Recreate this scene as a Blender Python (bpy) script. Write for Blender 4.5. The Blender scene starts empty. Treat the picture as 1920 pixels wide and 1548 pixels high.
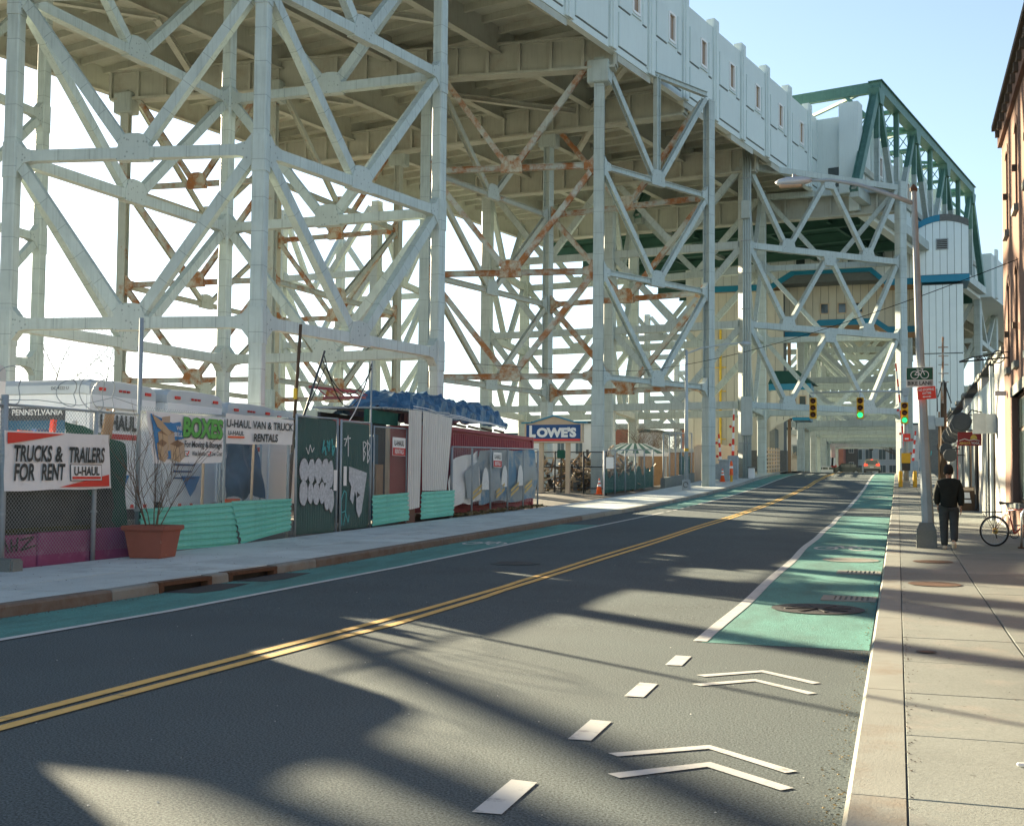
import bpy, bmesh, math, random
from mathutils import Vector, Matrix
random.seed(7)
R = math.radians
scn = bpy.context.scene
COL = scn.collection

# ------------------------------------------------------------------ camera
CAMZ = 1.55
YAW, PITCH, ROLL = math.atan(724/2200.0), math.atan(107/2200.0), 0.009
fw = Vector((-math.sin(YAW)*math.cos(PITCH), math.cos(YAW)*math.cos(PITCH), math.sin(PITCH)))
rt = Vector((math.cos(YAW), math.sin(YAW), 0)); up = rt.cross(fw)
r2 = rt*math.cos(ROLL) + up*math.sin(ROLL); u2 = up*math.cos(ROLL) - rt*math.sin(ROLL)
cd = bpy.data.cameras.new('camera'); cam = bpy.data.objects.new('camera', cd); COL.objects.link(cam)
cam.matrix_world = Matrix(((r2.x, u2.x, -fw.x, 0), (r2.y, u2.y, -fw.y, 0), (r2.z, u2.z, -fw.z, CAMZ), (0, 0, 0, 1)))
cd.sensor_fit = 'HORIZONTAL'; cd.sensor_width = 36; cd.lens = 2200*36/1920.0
cd.shift_y = 26/1920.0; cd.clip_start = 0.1; cd.clip_end = 4000
scn.camera = cam
# ------------------------------------------------------------------ sky and sun
SUN_AZ, SUN_EL = 143.0, 14.0        # azimuth of the sun counted counter-clockwise from +X
sx, sy = math.cos(R(SUN_AZ)), math.sin(R(SUN_AZ))
w = bpy.data.worlds.new('World'); scn.world = w; w.use_nodes = True
nt = w.node_tree; nt.nodes.clear()
wo = nt.nodes.new('ShaderNodeOutputWorld'); bg = nt.nodes.new('ShaderNodeBackground'); sk = nt.nodes.new('ShaderNodeTexSky')
sk.sky_type = 'NISHITA'; sk.sun_disc = False; sk.sun_elevation = R(SUN_EL)
sk.sun_rotation = math.atan2(sx, sy)
sk.altitude = 0; sk.air_density = 1.0; sk.dust_density = 0.3; sk.ozone_density = 3.0
bg.inputs['Strength'].default_value = 0.053
hsv = nt.nodes.new('ShaderNodeHueSaturation'); hsv.inputs['Saturation'].default_value = 0.74
hsv.inputs['Hue'].default_value = 0.492
nt.links.new(sk.outputs[0], hsv.inputs['Color']); nt.links.new(hsv.outputs[0], bg.inputs[0]); nt.links.new(bg.outputs[0], wo.inputs[0])
sd = bpy.data.lights.new('sun', 'SUN'); sd.energy = 5.0; sd.angle = R(0.55); sd.color = (1.0, 0.84, 0.57)
sun = bpy.data.objects.new('sun', sd); COL.objects.link(sun)
sdir = Vector((sx*math.cos(R(SUN_EL)), sy*math.cos(R(SUN_EL)), math.sin(R(SUN_EL))))
sun.rotation_euler = sdir.to_track_quat('Z', 'Y').to_euler()
sun.location = sdir*120
scn.view_settings.view_transform = 'Standard'; scn.view_settings.look = 'None'
scn.view_settings.gamma = 1.0; scn.view_settings.exposure = 2.45; scn.view_settings.use_curve_mapping = False
scn.cycles.max_bounces = 6; scn.cycles.diffuse_bounces = 4; scn.cycles.transparent_max_bounces = 12
scn.cycles.use_denoising = True

# ------------------------------------------------------------------ materials
M = {}
def N(nt, t, x=0, **kw):
    n = nt.nodes.new(t)
    for k, v in kw.items():
        if k in n.inputs: n.inputs[k].default_value = v
        else: setattr(n, k, v)
    return n
def c4(c): return (c[0], c[1], c[2], 1)
def mat(name, col, rough=.7, var=.12, scale=3.0, bump=.0, bscale=40, metal=0, col2=None, thr=.5, soft=.12, s2=1.5,
        streak=0, jit=0, emit=None, estr=0, spec=.3, alpha=1, trans=0, dots=0, stretch=(1, 1, 1), coat=0, grain=0, gscale=120, spots=0, seam=0):
    """procedural paint: base colour with mottling, optional second colour in patches (rust, dirt), streaks, dots, relief"""
    m = bpy.data.materials.new(name); m.use_nodes = True
    t = m.node_tree; b = t.nodes['Principled BSDF']; L = t.links.new
    tc = N(t, 'ShaderNodeTexCoord'); mp = N(t, 'ShaderNodeMapping'); mp.inputs['Scale'].default_value = stretch
    L(tc.outputs['Object'], mp.inputs[0]); V = mp.outputs[0]
    n1 = N(t, 'ShaderNodeTexNoise', Scale=scale, Detail=5.0, Roughness=.6); L(V, n1.inputs['Vector'])
    mr = N(t, 'ShaderNodeMapRange'); mr.inputs[1].default_value = .25; mr.inputs[2].default_value = .75
    mr.inputs[3].default_value = 1-var; mr.inputs[4].default_value = 1+var; L(n1.outputs[0], mr.inputs[0])
    fac = mr.outputs[0]
    if jit:
        oi = N(t, 'ShaderNodeObjectInfo'); j = N(t, 'ShaderNodeMapRange'); j.inputs[3].default_value = 1-jit; j.inputs[4].default_value = 1+jit
        L(oi.outputs['Random'], j.inputs[0]); mm = N(t, 'ShaderNodeMath', operation='MULTIPLY'); L(fac, mm.inputs[0]); L(j.outputs[0], mm.inputs[1]); fac = mm.outputs[0]
    if grain:
        ng = N(t, 'ShaderNodeTexNoise', Scale=gscale, Detail=3.0, Roughness=.7); L(V, ng.inputs['Vector'])
        gr = N(t, 'ShaderNodeMapRange'); gr.inputs[1].default_value = .3; gr.inputs[2].default_value = .7; gr.inputs[3].default_value = 1-grain; gr.inputs[4].default_value = 1+grain
        L(ng.outputs[0], gr.inputs[0]); mg = N(t, 'ShaderNodeMath', operation='MULTIPLY'); L(fac, mg.inputs[0]); L(gr.outputs[0], mg.inputs[1]); fac = mg.outputs[0]
    rgb = N(t, 'ShaderNodeRGB'); rgb.outputs[0].default_value = c4(col); C = rgb.outputs[0]
    def mix(a, bb, f):
        x = N(t, 'ShaderNodeMix', data_type='RGBA')
        L(f, x.inputs[0]); L(a, x.inputs[6])
        if isinstance(bb, tuple): x.inputs[7].default_value = c4(bb)
        else: L(bb, x.inputs[7])
        return x.outputs[2]
    if streak:
        ms = N(t, 'ShaderNodeMapping'); ms.inputs['Scale'].default_value = (7, 7, .35); L(tc.outputs['Object'], ms.inputs[0])
        n3 = N(t, 'ShaderNodeTexNoise', Scale=1.6, Detail=4.0); L(ms.outputs[0], n3.inputs['Vector'])
        r3 = N(t, 'ShaderNodeMapRange'); r3.inputs[1].default_value = .5; r3.inputs[2].default_value = .8; r3.inputs[3].default_value = 0; r3.inputs[4].default_value = streak
        L(n3.outputs[0], r3.inputs[0]); C = mix(C, tuple(x*.45 for x in col), r3.outputs[0])
    if col2:
        n2 = N(t, 'ShaderNodeTexNoise', Scale=s2, Detail=7.0, Roughness=.68); L(V, n2.inputs['Vector'])
        if jit:
            n2.noise_dimensions = '4D'; mw = N(t, 'ShaderNodeMath', operation='MULTIPLY'); mw.inputs[1].default_value = 30
            L(oi.outputs['Random'], mw.inputs[0]); L(mw.outputs[0], n2.inputs['W'])
        r2_ = N(t, 'ShaderNodeMapRange'); r2_.inputs[1].default_value = thr-soft; r2_.inputs[2].default_value = thr+soft; L(n2.outputs[0], r2_.inputs[0])
        C = mix(C, col2, r2_.outputs[0])
    if seam:
        at = N(t, 'ShaderNodeAttribute', attribute_name='along'); dv = N(t, 'ShaderNodeMath', operation='DIVIDE'); dv.inputs[1].default_value = 1.17; L(at.outputs['Fac'], dv.inputs[0])
        fr = N(t, 'ShaderNodeMath', operation='FRACT'); L(dv.outputs[0], fr.inputs[0]); cmp_ = N(t, 'ShaderNodeMath', operation='COMPARE'); cmp_.inputs[1].default_value = .5; cmp_.inputs[2].default_value = .011; L(fr.outputs[0], cmp_.inputs[0])
        ml = N(t, 'ShaderNodeMath', operation='MULTIPLY'); ml.inputs[1].default_value = .55; L(cmp_.outputs[0], ml.inputs[0]); C = mix(C, tuple(x*.35 for x in col), ml.outputs[0])
    if spots:
        nsp = N(t, 'ShaderNodeTexNoise', Scale=spots, Detail=2.0); L(V, nsp.inputs['Vector'])
        rsp = N(t, 'ShaderNodeMapRange'); rsp.inputs[1].default_value = .70; rsp.inputs[2].default_value = .74; rsp.inputs[4].default_value = .6; L(nsp.outputs[0], rsp.inputs[0])
        C = mix(C, tuple(x*.35 for x in col), rsp.outputs[0])
    if dots:
        vo = N(t, 'ShaderNodeTexVoronoi', Scale=dots); L(tc.outputs['Object'], vo.inputs['Vector'])
        rd = N(t, 'ShaderNodeMapRange'); rd.inputs[1].default_value = .16; rd.inputs[2].default_value = .24; rd.inputs[3].default_value = .55; rd.inputs[4].default_value = 0
        L(vo.outputs['Distance'], rd.inputs[0]); C = mix(C, tuple(x*.3 for x in col), rd.outputs[0])
    hs = N(t, 'ShaderNodeHueSaturation'); L(C, hs.inputs['Color']); L(fac, hs.inputs['Value'])
    L(hs.outputs[0], b.inputs['Base Color'])
    b.inputs['Roughness'].default_value = rough; b.inputs['Metallic'].default_value = metal; b.inputs['Specular IOR Level'].default_value = spec
    b.inputs['Alpha'].default_value = alpha; b.inputs['Transmission Weight'].default_value = trans; b.inputs['Coat Weight'].default_value = coat
    if bump:
        nb = N(t, 'ShaderNodeTexNoise', Scale=bscale, Detail=6.0, Roughness=.7); L(V, nb.inputs['Vector'])
        bp = N(t, 'ShaderNodeBump', Strength=bump, Distance=.02); L(nb.outputs[0], bp.inputs['Height']); L(bp.outputs[0], b.inputs['Normal'])
    if emit: b.inputs['Emission Color'].default_value = c4(emit); b.inputs['Emission Strength'].default_value = estr
    M[name] = m; return m
RUST = (.30, .125, .045)
mat('paint', (.40, .465, .45), .5, .12, 1.2, .08, 30, seam=1, streak=.5, jit=.05, col2=(.42, .40, .34), thr=.72, soft=.09, s2=.8)
mat('paint_plate', (.39, .45, .435), .5, .06, 1.2, .05, 30, streak=.2, jit=.04, dots=5.5)
mat('paint_worn', (.39, .42, .375), .6, .10, 1.5, .12, 30, streak=.4, jit=.07, col2=(.30, .15, .07), thr=.63, soft=.06, s2=1.3)
mat('paint_rust', (.41, .43, .385), .7, .12, 1.5, .25, 35, streak=.4, jit=.05, col2=RUST, thr=.52, soft=.07, s2=1.1)
mat('paint_rust_plate', (.44, .42, .34), .8, .15, 1.5, .3, 35, streak=.5, col2=RUST, thr=.51, soft=.08, s2=1.6, dots=6)
mat('paint_deck', (.42, .44, .385), .7, .10, .6, .1, 20, streak=.3, jit=.05, col2=(.33, .30, .24), thr=.62, soft=.1, s2=.5)
mat('wall_panel', (.60, .68, .67), .65, .04, .6, .05, 20, streak=.12, jit=.02)
mat('joint', (.12, .14, .14), .8, .1)  # gaps between cladding; also the shade strips painted beside raised wall fields
mat('green_steel', (.085, .19, .16), .5, .12, 1.5, .08, 30, streak=.3, jit=.06, col2=(.14, .27, .23), thr=.62, s2=1)
mat('green_dark', (.03, .09, .07), .6, .12, 1.0)
mat('asphalt', (.118, .142, .145), .92, .16, .5, .9, 60, col2=(.096, .120, .124), thr=.5, soft=.2, s2=.25, spec=.15, grain=.8, gscale=70)
mat('lane_green', (.10, .28, .25), .8, .10, 1.2, .7, 70, grain=.3, gscale=90, stretch=(1, .35, 1), col2=(.07, .16, .145), thr=.56, soft=.14, s2=1.3)
mat('line_white', (.54, .55, .52), .7, .06, 3, .3, 60, col2=(.24, .24, .23), thr=.63, soft=.08, s2=7)
mat('line_yellow', (.70, .44, .13), .7, .07, 3, .3, 60, col2=(.22, .17, .10), thr=.63, soft=.08, s2=6)
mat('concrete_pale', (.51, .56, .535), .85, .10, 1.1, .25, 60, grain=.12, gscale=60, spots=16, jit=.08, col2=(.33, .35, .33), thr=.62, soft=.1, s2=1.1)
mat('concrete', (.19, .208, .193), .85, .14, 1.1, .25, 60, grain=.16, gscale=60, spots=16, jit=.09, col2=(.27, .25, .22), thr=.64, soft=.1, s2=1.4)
mat('curb', (.25, .26, .235), .8, .12, 1.5, .3, 50, jit=.08, col2=(.20, .16, .12), thr=.6, soft=.1, s2=1.2)
mat('curb_steel', (.17, .145, .12), .7, .2, 2.0, .3, 40, col2=(.12, .085, .06), thr=.55, s2=4)
mat('lot', (.16, .15, .13), .9, .2, .3, .4, 8)
mat('granite', (.14, .145, .14), .6, .2, 6, .1, 40)
mat('iron', (.11, .06, .035), .7, .25, 8, .4, 60)
mat('iron_dark', (.05, .05, .05), .7, .2, 8, .3, 60)
mat('galv', (.36, .41, .43), .5, .12, 4, .05, 40, metal=.25, jit=.06)
mat('galv_dull', (.33, .37, .385), .65, .15, 3, .1, 40, streak=.3)
mat('wire', (.33, .37, .38), .5, .1, 4, metal=.5)
mat('black', (.015, .016, .018), .5, .1)
mat('cable', (.004, .004, .005), 1.0, .1, spec=0)
mat('rubber', (.02, .02, .02), .8, .1)
mat('white', (.78, .78, .76), .5, .04, 2)
mat('banner_white', (.84, .84, .81), .55, .05, 2.0, .25, 4, col2=(.6, .58, .52), thr=.68, s2=2)
mat('ink', (.05, .055, .05), .6, .25, 4, col2=(.22, .17, .12), thr=.66, soft=.1, s2=3)
mat('red', (.70, .055, .035), .45, .07, 2)
mat('red_dull', (.55, .06, .05), .6, .1, 2)
mat('blue_sign', (.015, .07, .21), .45, .06, 2)
mat('tan', (.52, .40, .28), .7, .08, 2)
mat('truck_white', (.84, .86, .86), .35, .03, 2, coat=.2, streak=.1)
mat('truck_grey', (.50, .54, .56), .4, .06, 2, metal=.3)
mat('chrome', (.6, .62, .64), .25, .05, 4, metal=.9)
mat('dark_grey', (.07, .075, .08), .6, .15, 3)
mat('teal_panel', (.17, .60, .50), .42, .06, 1.2, .06, 20, streak=.3, col2=(.30, .30, .20), thr=.72, soft=.05, s2=1.4)
mat('purple', (.30, .095, .20), .85, .15, 2, .3, 30, col2=(.42, .22, .32), thr=.62, soft=.1, s2=3)
mat('moss', (.05, .055, .02), .95, .3, 5, .5, 30)
mat('screen_green', (.018, .10, .075), .8, .15, 2.5, .3, 12, streak=.4)
mat('screen_grey', (.075, .09, .085), .85, .25, 2.5, .4, 25, col2=(.03, .04, .04), thr=.52, s2=1.2)
mat('terracotta', (.30, .105, .07), .65, .10, 3, .1, 40, col2=(.45, .30, .22), thr=.7, soft=.04, s2=5)
mat('twig', (.16, .11, .075), .9, .2, 6)
mat('bark', (.13, .105, .085), .95, .2, 6, .5, 20)
mat('wood', (.30, .19, .11), .8, .2, 4, .3, 20, stretch=(6, 6, .6), jit=.15)
mat('wood_dark', (.10, .065, .04), .9, .2, 4, .4, 20, stretch=(6, 6, .5))
mat('shed_white', (.66, .66, .62), .6, .05, 2, .05, 30, streak=.35, col2=(.35, .22, .12), thr=.74, soft=.04, s2=1)
mat('container', (.30, .065, .075), .6, .12, 1.5, .1, 30, streak=.3, col2=(.22, .12, .08), thr=.67, s2=1.5)
mat('tarp', (.03, .10, .19), .35, .15, 2, .35, 9, col2=(.08, .18, .29), thr=.56, soft=.08, s2=3)
mat('tarp_print', (.30, .34, .36), .5, .15, 1.0, .45, 6, col2=(.05, .19, .33), thr=.53, soft=.05, s2=.7)
mat('yellow', (.75, .50, .05), .5, .08, 3)
mat('orange', (.85, .13, .03), .5, .08, 3)
mat('graffiti', (.55, .58, .60), .7, .22, 14, col2=(.30, .36, .38), thr=.60, s2=18)
mat('graf_teal', (.10, .45, .45), .7, .1, 6)
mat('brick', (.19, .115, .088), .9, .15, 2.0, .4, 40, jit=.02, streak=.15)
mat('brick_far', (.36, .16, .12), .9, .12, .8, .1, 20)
mat('grey_brick', (.43, .42, .40), .85, .1, 2.0, .5, 30, streak=.2)
mat('cornice', (.10, .075, .055), .8, .2, 3)
mat('glass', (.035, .05, .05), .08, .1, 1, spec=.9)
mat('glass_warm_reflect', (.26, .17, .10), .25, .2, .5, spec=.7)  # warm reflection is painted into the pane colour
mat('band_blue', (.015, .20, .33), .35, .06, 1, jit=.05)
mat('panel_white', (.60, .66, .66), .3, .03, 1, metal=.25, jit=.03, streak=.1)
mat('panel_cream', (.55, .53, .44), .45, .05, 1, jit=.03, streak=.15)
mat('soffit', (.42, .27, .15), .7, .08, 1)  # orange light on the undersides is put into this base colour
mat('skin', (.42, .24, .16), .55, .05, 4)
mat('hair', (.012, .010, .008), .7, .2, 20)
mat('jacket', (.013, .017, .014), .85, .2, 9, .4, 14)
mat('jeans', (.045, .055, .058), .85, .25, 6, .4, 18)
mat('shoe', (.62, .52, .38), .7, .1, 5)
mat('bike_red', (.28, .03, .025), .35, .1, 4, coat=.4)
mat('sign_green', (.015, .085, .045), .5, .06, 4)
mat('van_gold', (.36, .31, .24), .3, .05, 2, metal=.5, coat=.5)
mat('car_dark', (.02, .035, .035), .25, .05, 2, metal=.3, coat=.6)
mat('tail_red', (.65, .02, .015), .3, .05, 3, emit=(1, .05, .02), estr=.6)
mat('lamp_green', (.02, .5, .2), .3, .05, 3, emit=(.02, 1, .22), estr=.4)
mat('lamp_green_dim', (.01, .3, .12), .3, .05, 3, emit=(.03, .8, .28), estr=.25)
mat('lamp_red', (.5, .03, .02), .3, .05, 3, emit=(1, .12, .08), estr=3)
mat('lamp_off', (.06, .02, .012), .3, .05, 3)
mat('signal_yellow', (.62, .36, .03), .5, .1, 4)
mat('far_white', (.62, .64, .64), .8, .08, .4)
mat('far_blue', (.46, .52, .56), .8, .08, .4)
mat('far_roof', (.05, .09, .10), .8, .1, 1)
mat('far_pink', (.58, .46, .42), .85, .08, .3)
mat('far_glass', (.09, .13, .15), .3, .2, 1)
mat('lit_paint', (.62, .62, .58), .6, .05, 2)
mat('blue_plastic', (.03, .10, .30), .5, .1, 3)
mat('picture_blue', (.035, .13, .22), .5, .12, 3)
mat('gold_ink', (.62, .42, .09), .5, .1, 4)
mat('green_ink', (.10, .42, .06), .45, .1, 3)
mat('sky_blue_ink', (.04, .22, .48), .5, .1, 3)
mat('cardboard', (.55, .40, .24), .7, .1, 3)
mat('leaf_dry', (.20, .15, .07), .9, .25, 6)
mat('maroon', (.26, .03, .035), .5, .06, 3)
# ------------------------------------------------------------------ geometry helpers
PROF = [(-60, 0), (12, 0), (19, .09), (28, .26), (46, .6), (59, .95), (74, 1.46), (85, 1.95), (97, 2.42), (110, 2.78), (125, 3.05), (140, 3.15), (155, 3.12), (200, 2.7), (260, 2.4), (2000, 2.4)]
def prof(y):
    for (a, za), (b, zb) in zip(PROF, PROF[1:]):
        if y <= b: return za + (zb-za)*max(0, (y-a))/(b-a)
    return PROF[-1][1]
def V3(*a): return Vector(a)
class MB:
    def __init__(s): s.v = []; s.f = []; s.al = {}
    def add(s, vs, fs):
        o = len(s.v); s.v += [Vector(p) for p in vs]; s.f += [tuple(i+o for i in f) for f in fs]; return s
    def box(s, x0, x1, y0, y1, z0, z1):
        return s.add([(x0, y0, z0), (x1, y0, z0), (x1, y1, z0), (x0, y1, z0), (x0, y0, z1), (x1, y0, z1), (x1, y1, z1), (x0, y1, z1)],
                     [(3, 2, 1, 0), (4, 5, 6, 7), (0, 1, 5, 4), (1, 2, 6, 5), (2, 3, 7, 6), (3, 0, 4, 7)])
    def obox(s, c, ax, ay, az):      # centre and three half-axis vectors
        c, ax, ay, az = Vector(c), Vector(ax), Vector(ay), Vector(az)
        vs = [c+ax*i+ay*j+az*k for k in (-1, 1) for (i, j) in ((-1, -1), (1, -1), (1, 1), (-1, 1))]
        return s.add(vs, [(3, 2, 1, 0), (4, 5, 6, 7), (0, 1, 5, 4), (1, 2, 6, 5), (2, 3, 7, 6), (3, 0, 4, 7)])
    def extr(s, poly, d):            # polygon (3D points) extruded by vector d, closed
        n = len(poly); d = Vector(d); a = [Vector(p) for p in poly]
        fs = [tuple(range(n-1, -1, -1)), tuple(range(n, 2*n))] + [(i, (i+1) % n, n+(i+1) % n, n+i) for i in range(n)]
        return s.add(a+[p+d for p in a], fs)
    def beam(s, p0, p1, w, h, sec='box', ref=(0, 0, 1), ch=.0):
        p0, p1 = Vector(p0), Vector(p1); d = (p1-p0).normalized(); ref = Vector(ref)
        a = d.cross(ref)
        if a.length < 1e-3: a = d.cross(Vector((1, 0, 0)))
        a.normalize(); b = a.cross(d).normalized()
        w /= 2; h /= 2
        if sec == 'box':
            pr = [(-w, -h), (w, -h), (w, h), (-w, h)]
            if ch: pr = [(-w+ch, -h), (w-ch, -h), (w, -h+ch), (w, h-ch), (w-ch, h), (-w+ch, h), (-w, h-ch), (-w, -h+ch)]
        elif sec == 'H':
            t, tw = h*.22, w*.35
            pr = [(-w, -h), (w, -h), (w, -h+t), (tw, -h+t), (tw, h-t), (w, h-t), (w, h), (-w, h), (-w, h-t), (-tw, h-t), (-tw, -h+t), (-w, -h+t)]
        elif sec == 'H2':            # open on the other two sides
            t, tw = w*.22, h*.35
            pr = [(-w, -h), (-w+t, -h), (-w+t, -tw), (w-t, -tw), (w-t, -h), (w, -h), (w, h), (w-t, h), (w-t, tw), (-w+t, tw), (-w+t, h), (-w, h)]
        n = len(pr)
        vs = [p0+a*x+b*y for x, y in pr]+[p1+a*x+b*y for x, y in pr]
        if sec == 'box': caps = [tuple(range(n-1, -1, -1)), tuple(range(n, 2*n))]
        else: caps = [tuple(range(n-1, -1, -1)), tuple(range(n, 2*n))]
        o = len(s.v); L_ = (p1-p0).length
        for i in range(n): s.al[o+i] = .2; s.al[o+n+i] = .2+L_
        return s.add(vs, caps+[(i, (i+1) % n, n+(i+1) % n, n+i) for i in range(n)])
    def tube(s, pts, r, n=8, cap=True, closed=False):
        pts = [Vector(p) for p in pts]; m = len(pts); o = len(s.v)
        rr = r if isinstance(r, (list, tuple)) else [r]*m
        prev = None
        for i, p in enumerate(pts):
            d = (pts[(i+1) % m if closed else min(i+1, m-1)]-pts[(i-1) % m if closed else max(i-1, 0)]).normalized()
            if prev is None:
                a = d.cross(Vector((0, 0, 1)))
                if a.length < .1: a = d.cross(Vector((1, 0, 0)))
            else: a = prev-d*prev.dot(d)
            a.normalize(); prev = a; b = d.cross(a)
            for k in range(n):
                q = 2*math.pi*k/n; s.v.append(p+(a*math.cos(q)+b*math.sin(q))*rr[i])
        for i in range(m if closed else m-1):
            j = (i+1) % m
            for k in range(n): s.f.append((o+i*n+k, o+i*n+(k+1) % n, o+j*n+(k+1) % n, o+j*n+k))
        if cap and not closed:
            s.f.append(tuple(o+k for k in range(n-1, -1, -1))); s.f.append(tuple(o+(m-1)*n+k for k in range(n)))
        return s
    def lathe(s, c, axis, prof_, n=20):   # profile list of (radius, distance along axis)
        c, axis = Vector(c), Vector(axis).normalized()
        a = axis.cross(Vector((0, 0, 1)))
        if a.length < .1: a = axis.cross(Vector((1, 0, 0)))
        a.normalize(); b = axis.cross(a); o = len(s.v)
        for r, t in prof_:
            for k in range(n):
                q = 2*math.pi*k/n; s.v.append(c+axis*t+(a*math.cos(q)+b*math.sin(q))*max(r, 1e-4))
        for i in range(len(prof_)-1):
            for k in range(n): s.f.append((o+i*n+k, o+i*n+(k+1) % n, o+(i+1)*n+(k+1) % n, o+(i+1)*n+k))
        s.f.append(tuple(o+k for k in range(n-1, -1, -1))); m = len(prof_)-1; s.f.append(tuple(o+m*n+k for k in range(n)))
        return s
def origin(parent):
    p = Vector((0, 0, 0))
    while parent is not None: p = p+parent.location; parent = parent.parent
    return p
def obj(name, mb, mt, parent=None, smooth=False, bevel=0, fix=True):
    me = bpy.data.meshes.new(name); o0 = origin(parent)
    me.from_pydata([tuple(p-o0) for p in mb.v], [], mb.f)
    if fix or bevel:
        bm = bmesh.new(); bm.from_mesh(me)
        bmesh.ops.recalc_face_normals(bm, faces=bm.faces)
        if bevel: bmesh.ops.bevel(bm, geom=[e for e in bm.edges if len(e.link_faces) == 2 and e.calc_face_angle(0) > .5], offset=bevel, segments=2, affect='EDGES', clamp_overlap=True)
        bm.to_mesh(me); bm.free()
    if mt == 'paint' and mb.al and not bevel:
        at = me.attributes.new('along', 'FLOAT', 'POINT')
        for i, q_ in mb.al.items(): at.data[i].value = q_
    me.materials.append(M[mt] if isinstance(mt, str) else mt)
    if smooth: me.shade_smooth()
    o = bpy.data.objects.new(name, me); COL.objects.link(o)
    if parent is not None: o.parent = parent
    return o
def thing(name, label, cat, loc=(0, 0, 0), group=None):
    o = bpy.data.objects.new(name, None); COL.objects.link(o); o.location = loc; o.empty_display_size = .2
    tag(o, label, cat, group); return o
def tag(o, label, cat, group=None):
    o['label'] = label; o['category'] = cat
    if group: o['group'] = group
    return o
def struct(o): o['kind'] = 'structure'; return o
def stuff(o): o['kind'] = 'stuff'; return o
def rebase(o):       # move the origin of a one-mesh thing to the middle of its base
    if o.type != 'MESH' or o.parent: return o
    vs = o.data.vertices; xs = [v.co.x for v in vs]; ys = [v.co.y for v in vs]; z = min(v.co.z for v in vs)
    c = Vector(((min(xs)+max(xs))/2, (min(ys)+max(ys))/2, z)); o.data.transform(Matrix.Translation(-c)); o.location = c; return o
def copy_tree(o, parent=None, off=(0, 0, 0)):
    c = o.copy(); COL.objects.link(c); c.parent = parent
    if parent is None: c.location = o.location+Vector(off)
    for ch in o.children: copy_tree(ch, c)
    return c
_tmp = None
def text(name, body, org, xd, ud, height, mt, parent, width=None, shear=0, bold=0, align='LEFT', off=.006, spacing=1.0):
    """flat lettering: org = left end of the base line, xd = reading direction, ud = up; height = cap height"""
    cu = bpy.data.curves.new(name, 'FONT'); cu.body = body; cu.size = 1; cu.shear = shear; cu.offset = bold; cu.space_character = spacing; cu.resolution_u = 3
    to = bpy.data.objects.new(name, cu); COL.objects.link(to)
    dg = bpy.context.evaluated_depsgraph_get(); me = bpy.data.meshes.new_from_object(to.evaluated_get(dg))
    bpy.data.objects.remove(to); bpy.data.curves.remove(cu)
    xs = [v.co.x for v in me.vertices]; x0, x1 = min(xs), max(xs)
    k = height/.69; kx = (width/(x1-x0)) if width else k
    xd, ud = Vector(xd).normalized(), Vector(ud).normalized(); nn = xd.cross(ud).normalized(); o0 = origin(parent)
    sh = {'LEFT': 0, 'CENTER': -.5*(x1-x0)*kx, 'RIGHT': -(x1-x0)*kx}[align]
    for v in me.vertices:
        p = Vector(org)+xd*((v.co.x-x0)*kx+sh)+ud*(v.co.y*k)+nn*off-o0; v.co = p
    me.materials.clear(); me.materials.append(M[mt]); me.update()
    o = bpy.data.objects.new(name, me); COL.objects.link(o); o.parent = parent; return o
def poly_obj(name, pts, n, th, mt, parent=None):
    """flat plate: polygon pts, thickness th towards direction n"""
    n = Vector(n).normalized(); return obj(name, MB().extr([Vector(p) for p in pts], n*th), mt, parent)
def strip_mesh(pairs, z, th=.003):
    """sheet along the street: list of (y, xl, xr) following the road profile, z above it"""
    mb = MB(); vs = []
    for y, a, b in pairs: vs += [(a, y, prof(y)+z), (b, y, prof(y)+z)]
    return mb.add(vs, [(2*i, 2*i+1, 2*i+3, 2*i+2) for i in range(len(pairs)-1)])
def ys(a, b, step):
    out = [a]; ks = sorted([k[0] for k in PROF if a < k[0] < b]); y = a+step
    while y < b-1e-6: out.append(y); y += step
    out += ks+[b]; return sorted(set(round(t, 4) for t in out))
# ------------------------------------------------------------------ ground, road, pavements
mb = MB(); gy = [-60, -20, 0, 12, 19, 28, 46, 59, 66, 74, 85, 97, 110, 125, 140, 155, 200, 260, 400, 900]
gx = [-900, -300, -120, -60, -30, -17, -13.2, 2.75, 12, 40, 120, 400]
def gz(x, y): return (min(prof(y), 1.25) if x < -16 else prof(y)) - .06 + (.15 if x < -13 else 0)*(1 if y < 80 else 0)
vs = [(x, y, gz(x, y) if not (-13.3 < x < 3) else prof(y)-.12) for y in gy for x in gx]; nx = len(gx)
mb.add(vs, [(j*nx+i, j*nx+i+1, (j+1)*nx+i+1, (j+1)*nx+i) for j in range(len(gy)-1) for i in range(nx-1)])
struct(obj('ground', mb, 'lot'))
XR, XL = -.25, -9.55
road = struct(obj('road', strip_mesh([(y, XL-.02, XR+.02) for y in ys(-30, 330, 2.0)], 0), 'asphalt'))
def mark(name, pairs, z, m): return struct(obj(name, strip_mesh(pairs, z), m, fix=False))
def gap(a, b, xl, xr, step=2.0, wob=0.0):
    return [(y, xl+wob*math.sin(y*.9), xr+wob*math.sin(y*.9)) for y in ys(a, b, step)]
def wline(y):   # the right white line wavers a little, as painted by hand
    return -.05*min(1, max(0, (y-12)/5))+.018*math.sin(y*.9)+.012*math.sin(y*.37+1)
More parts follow.
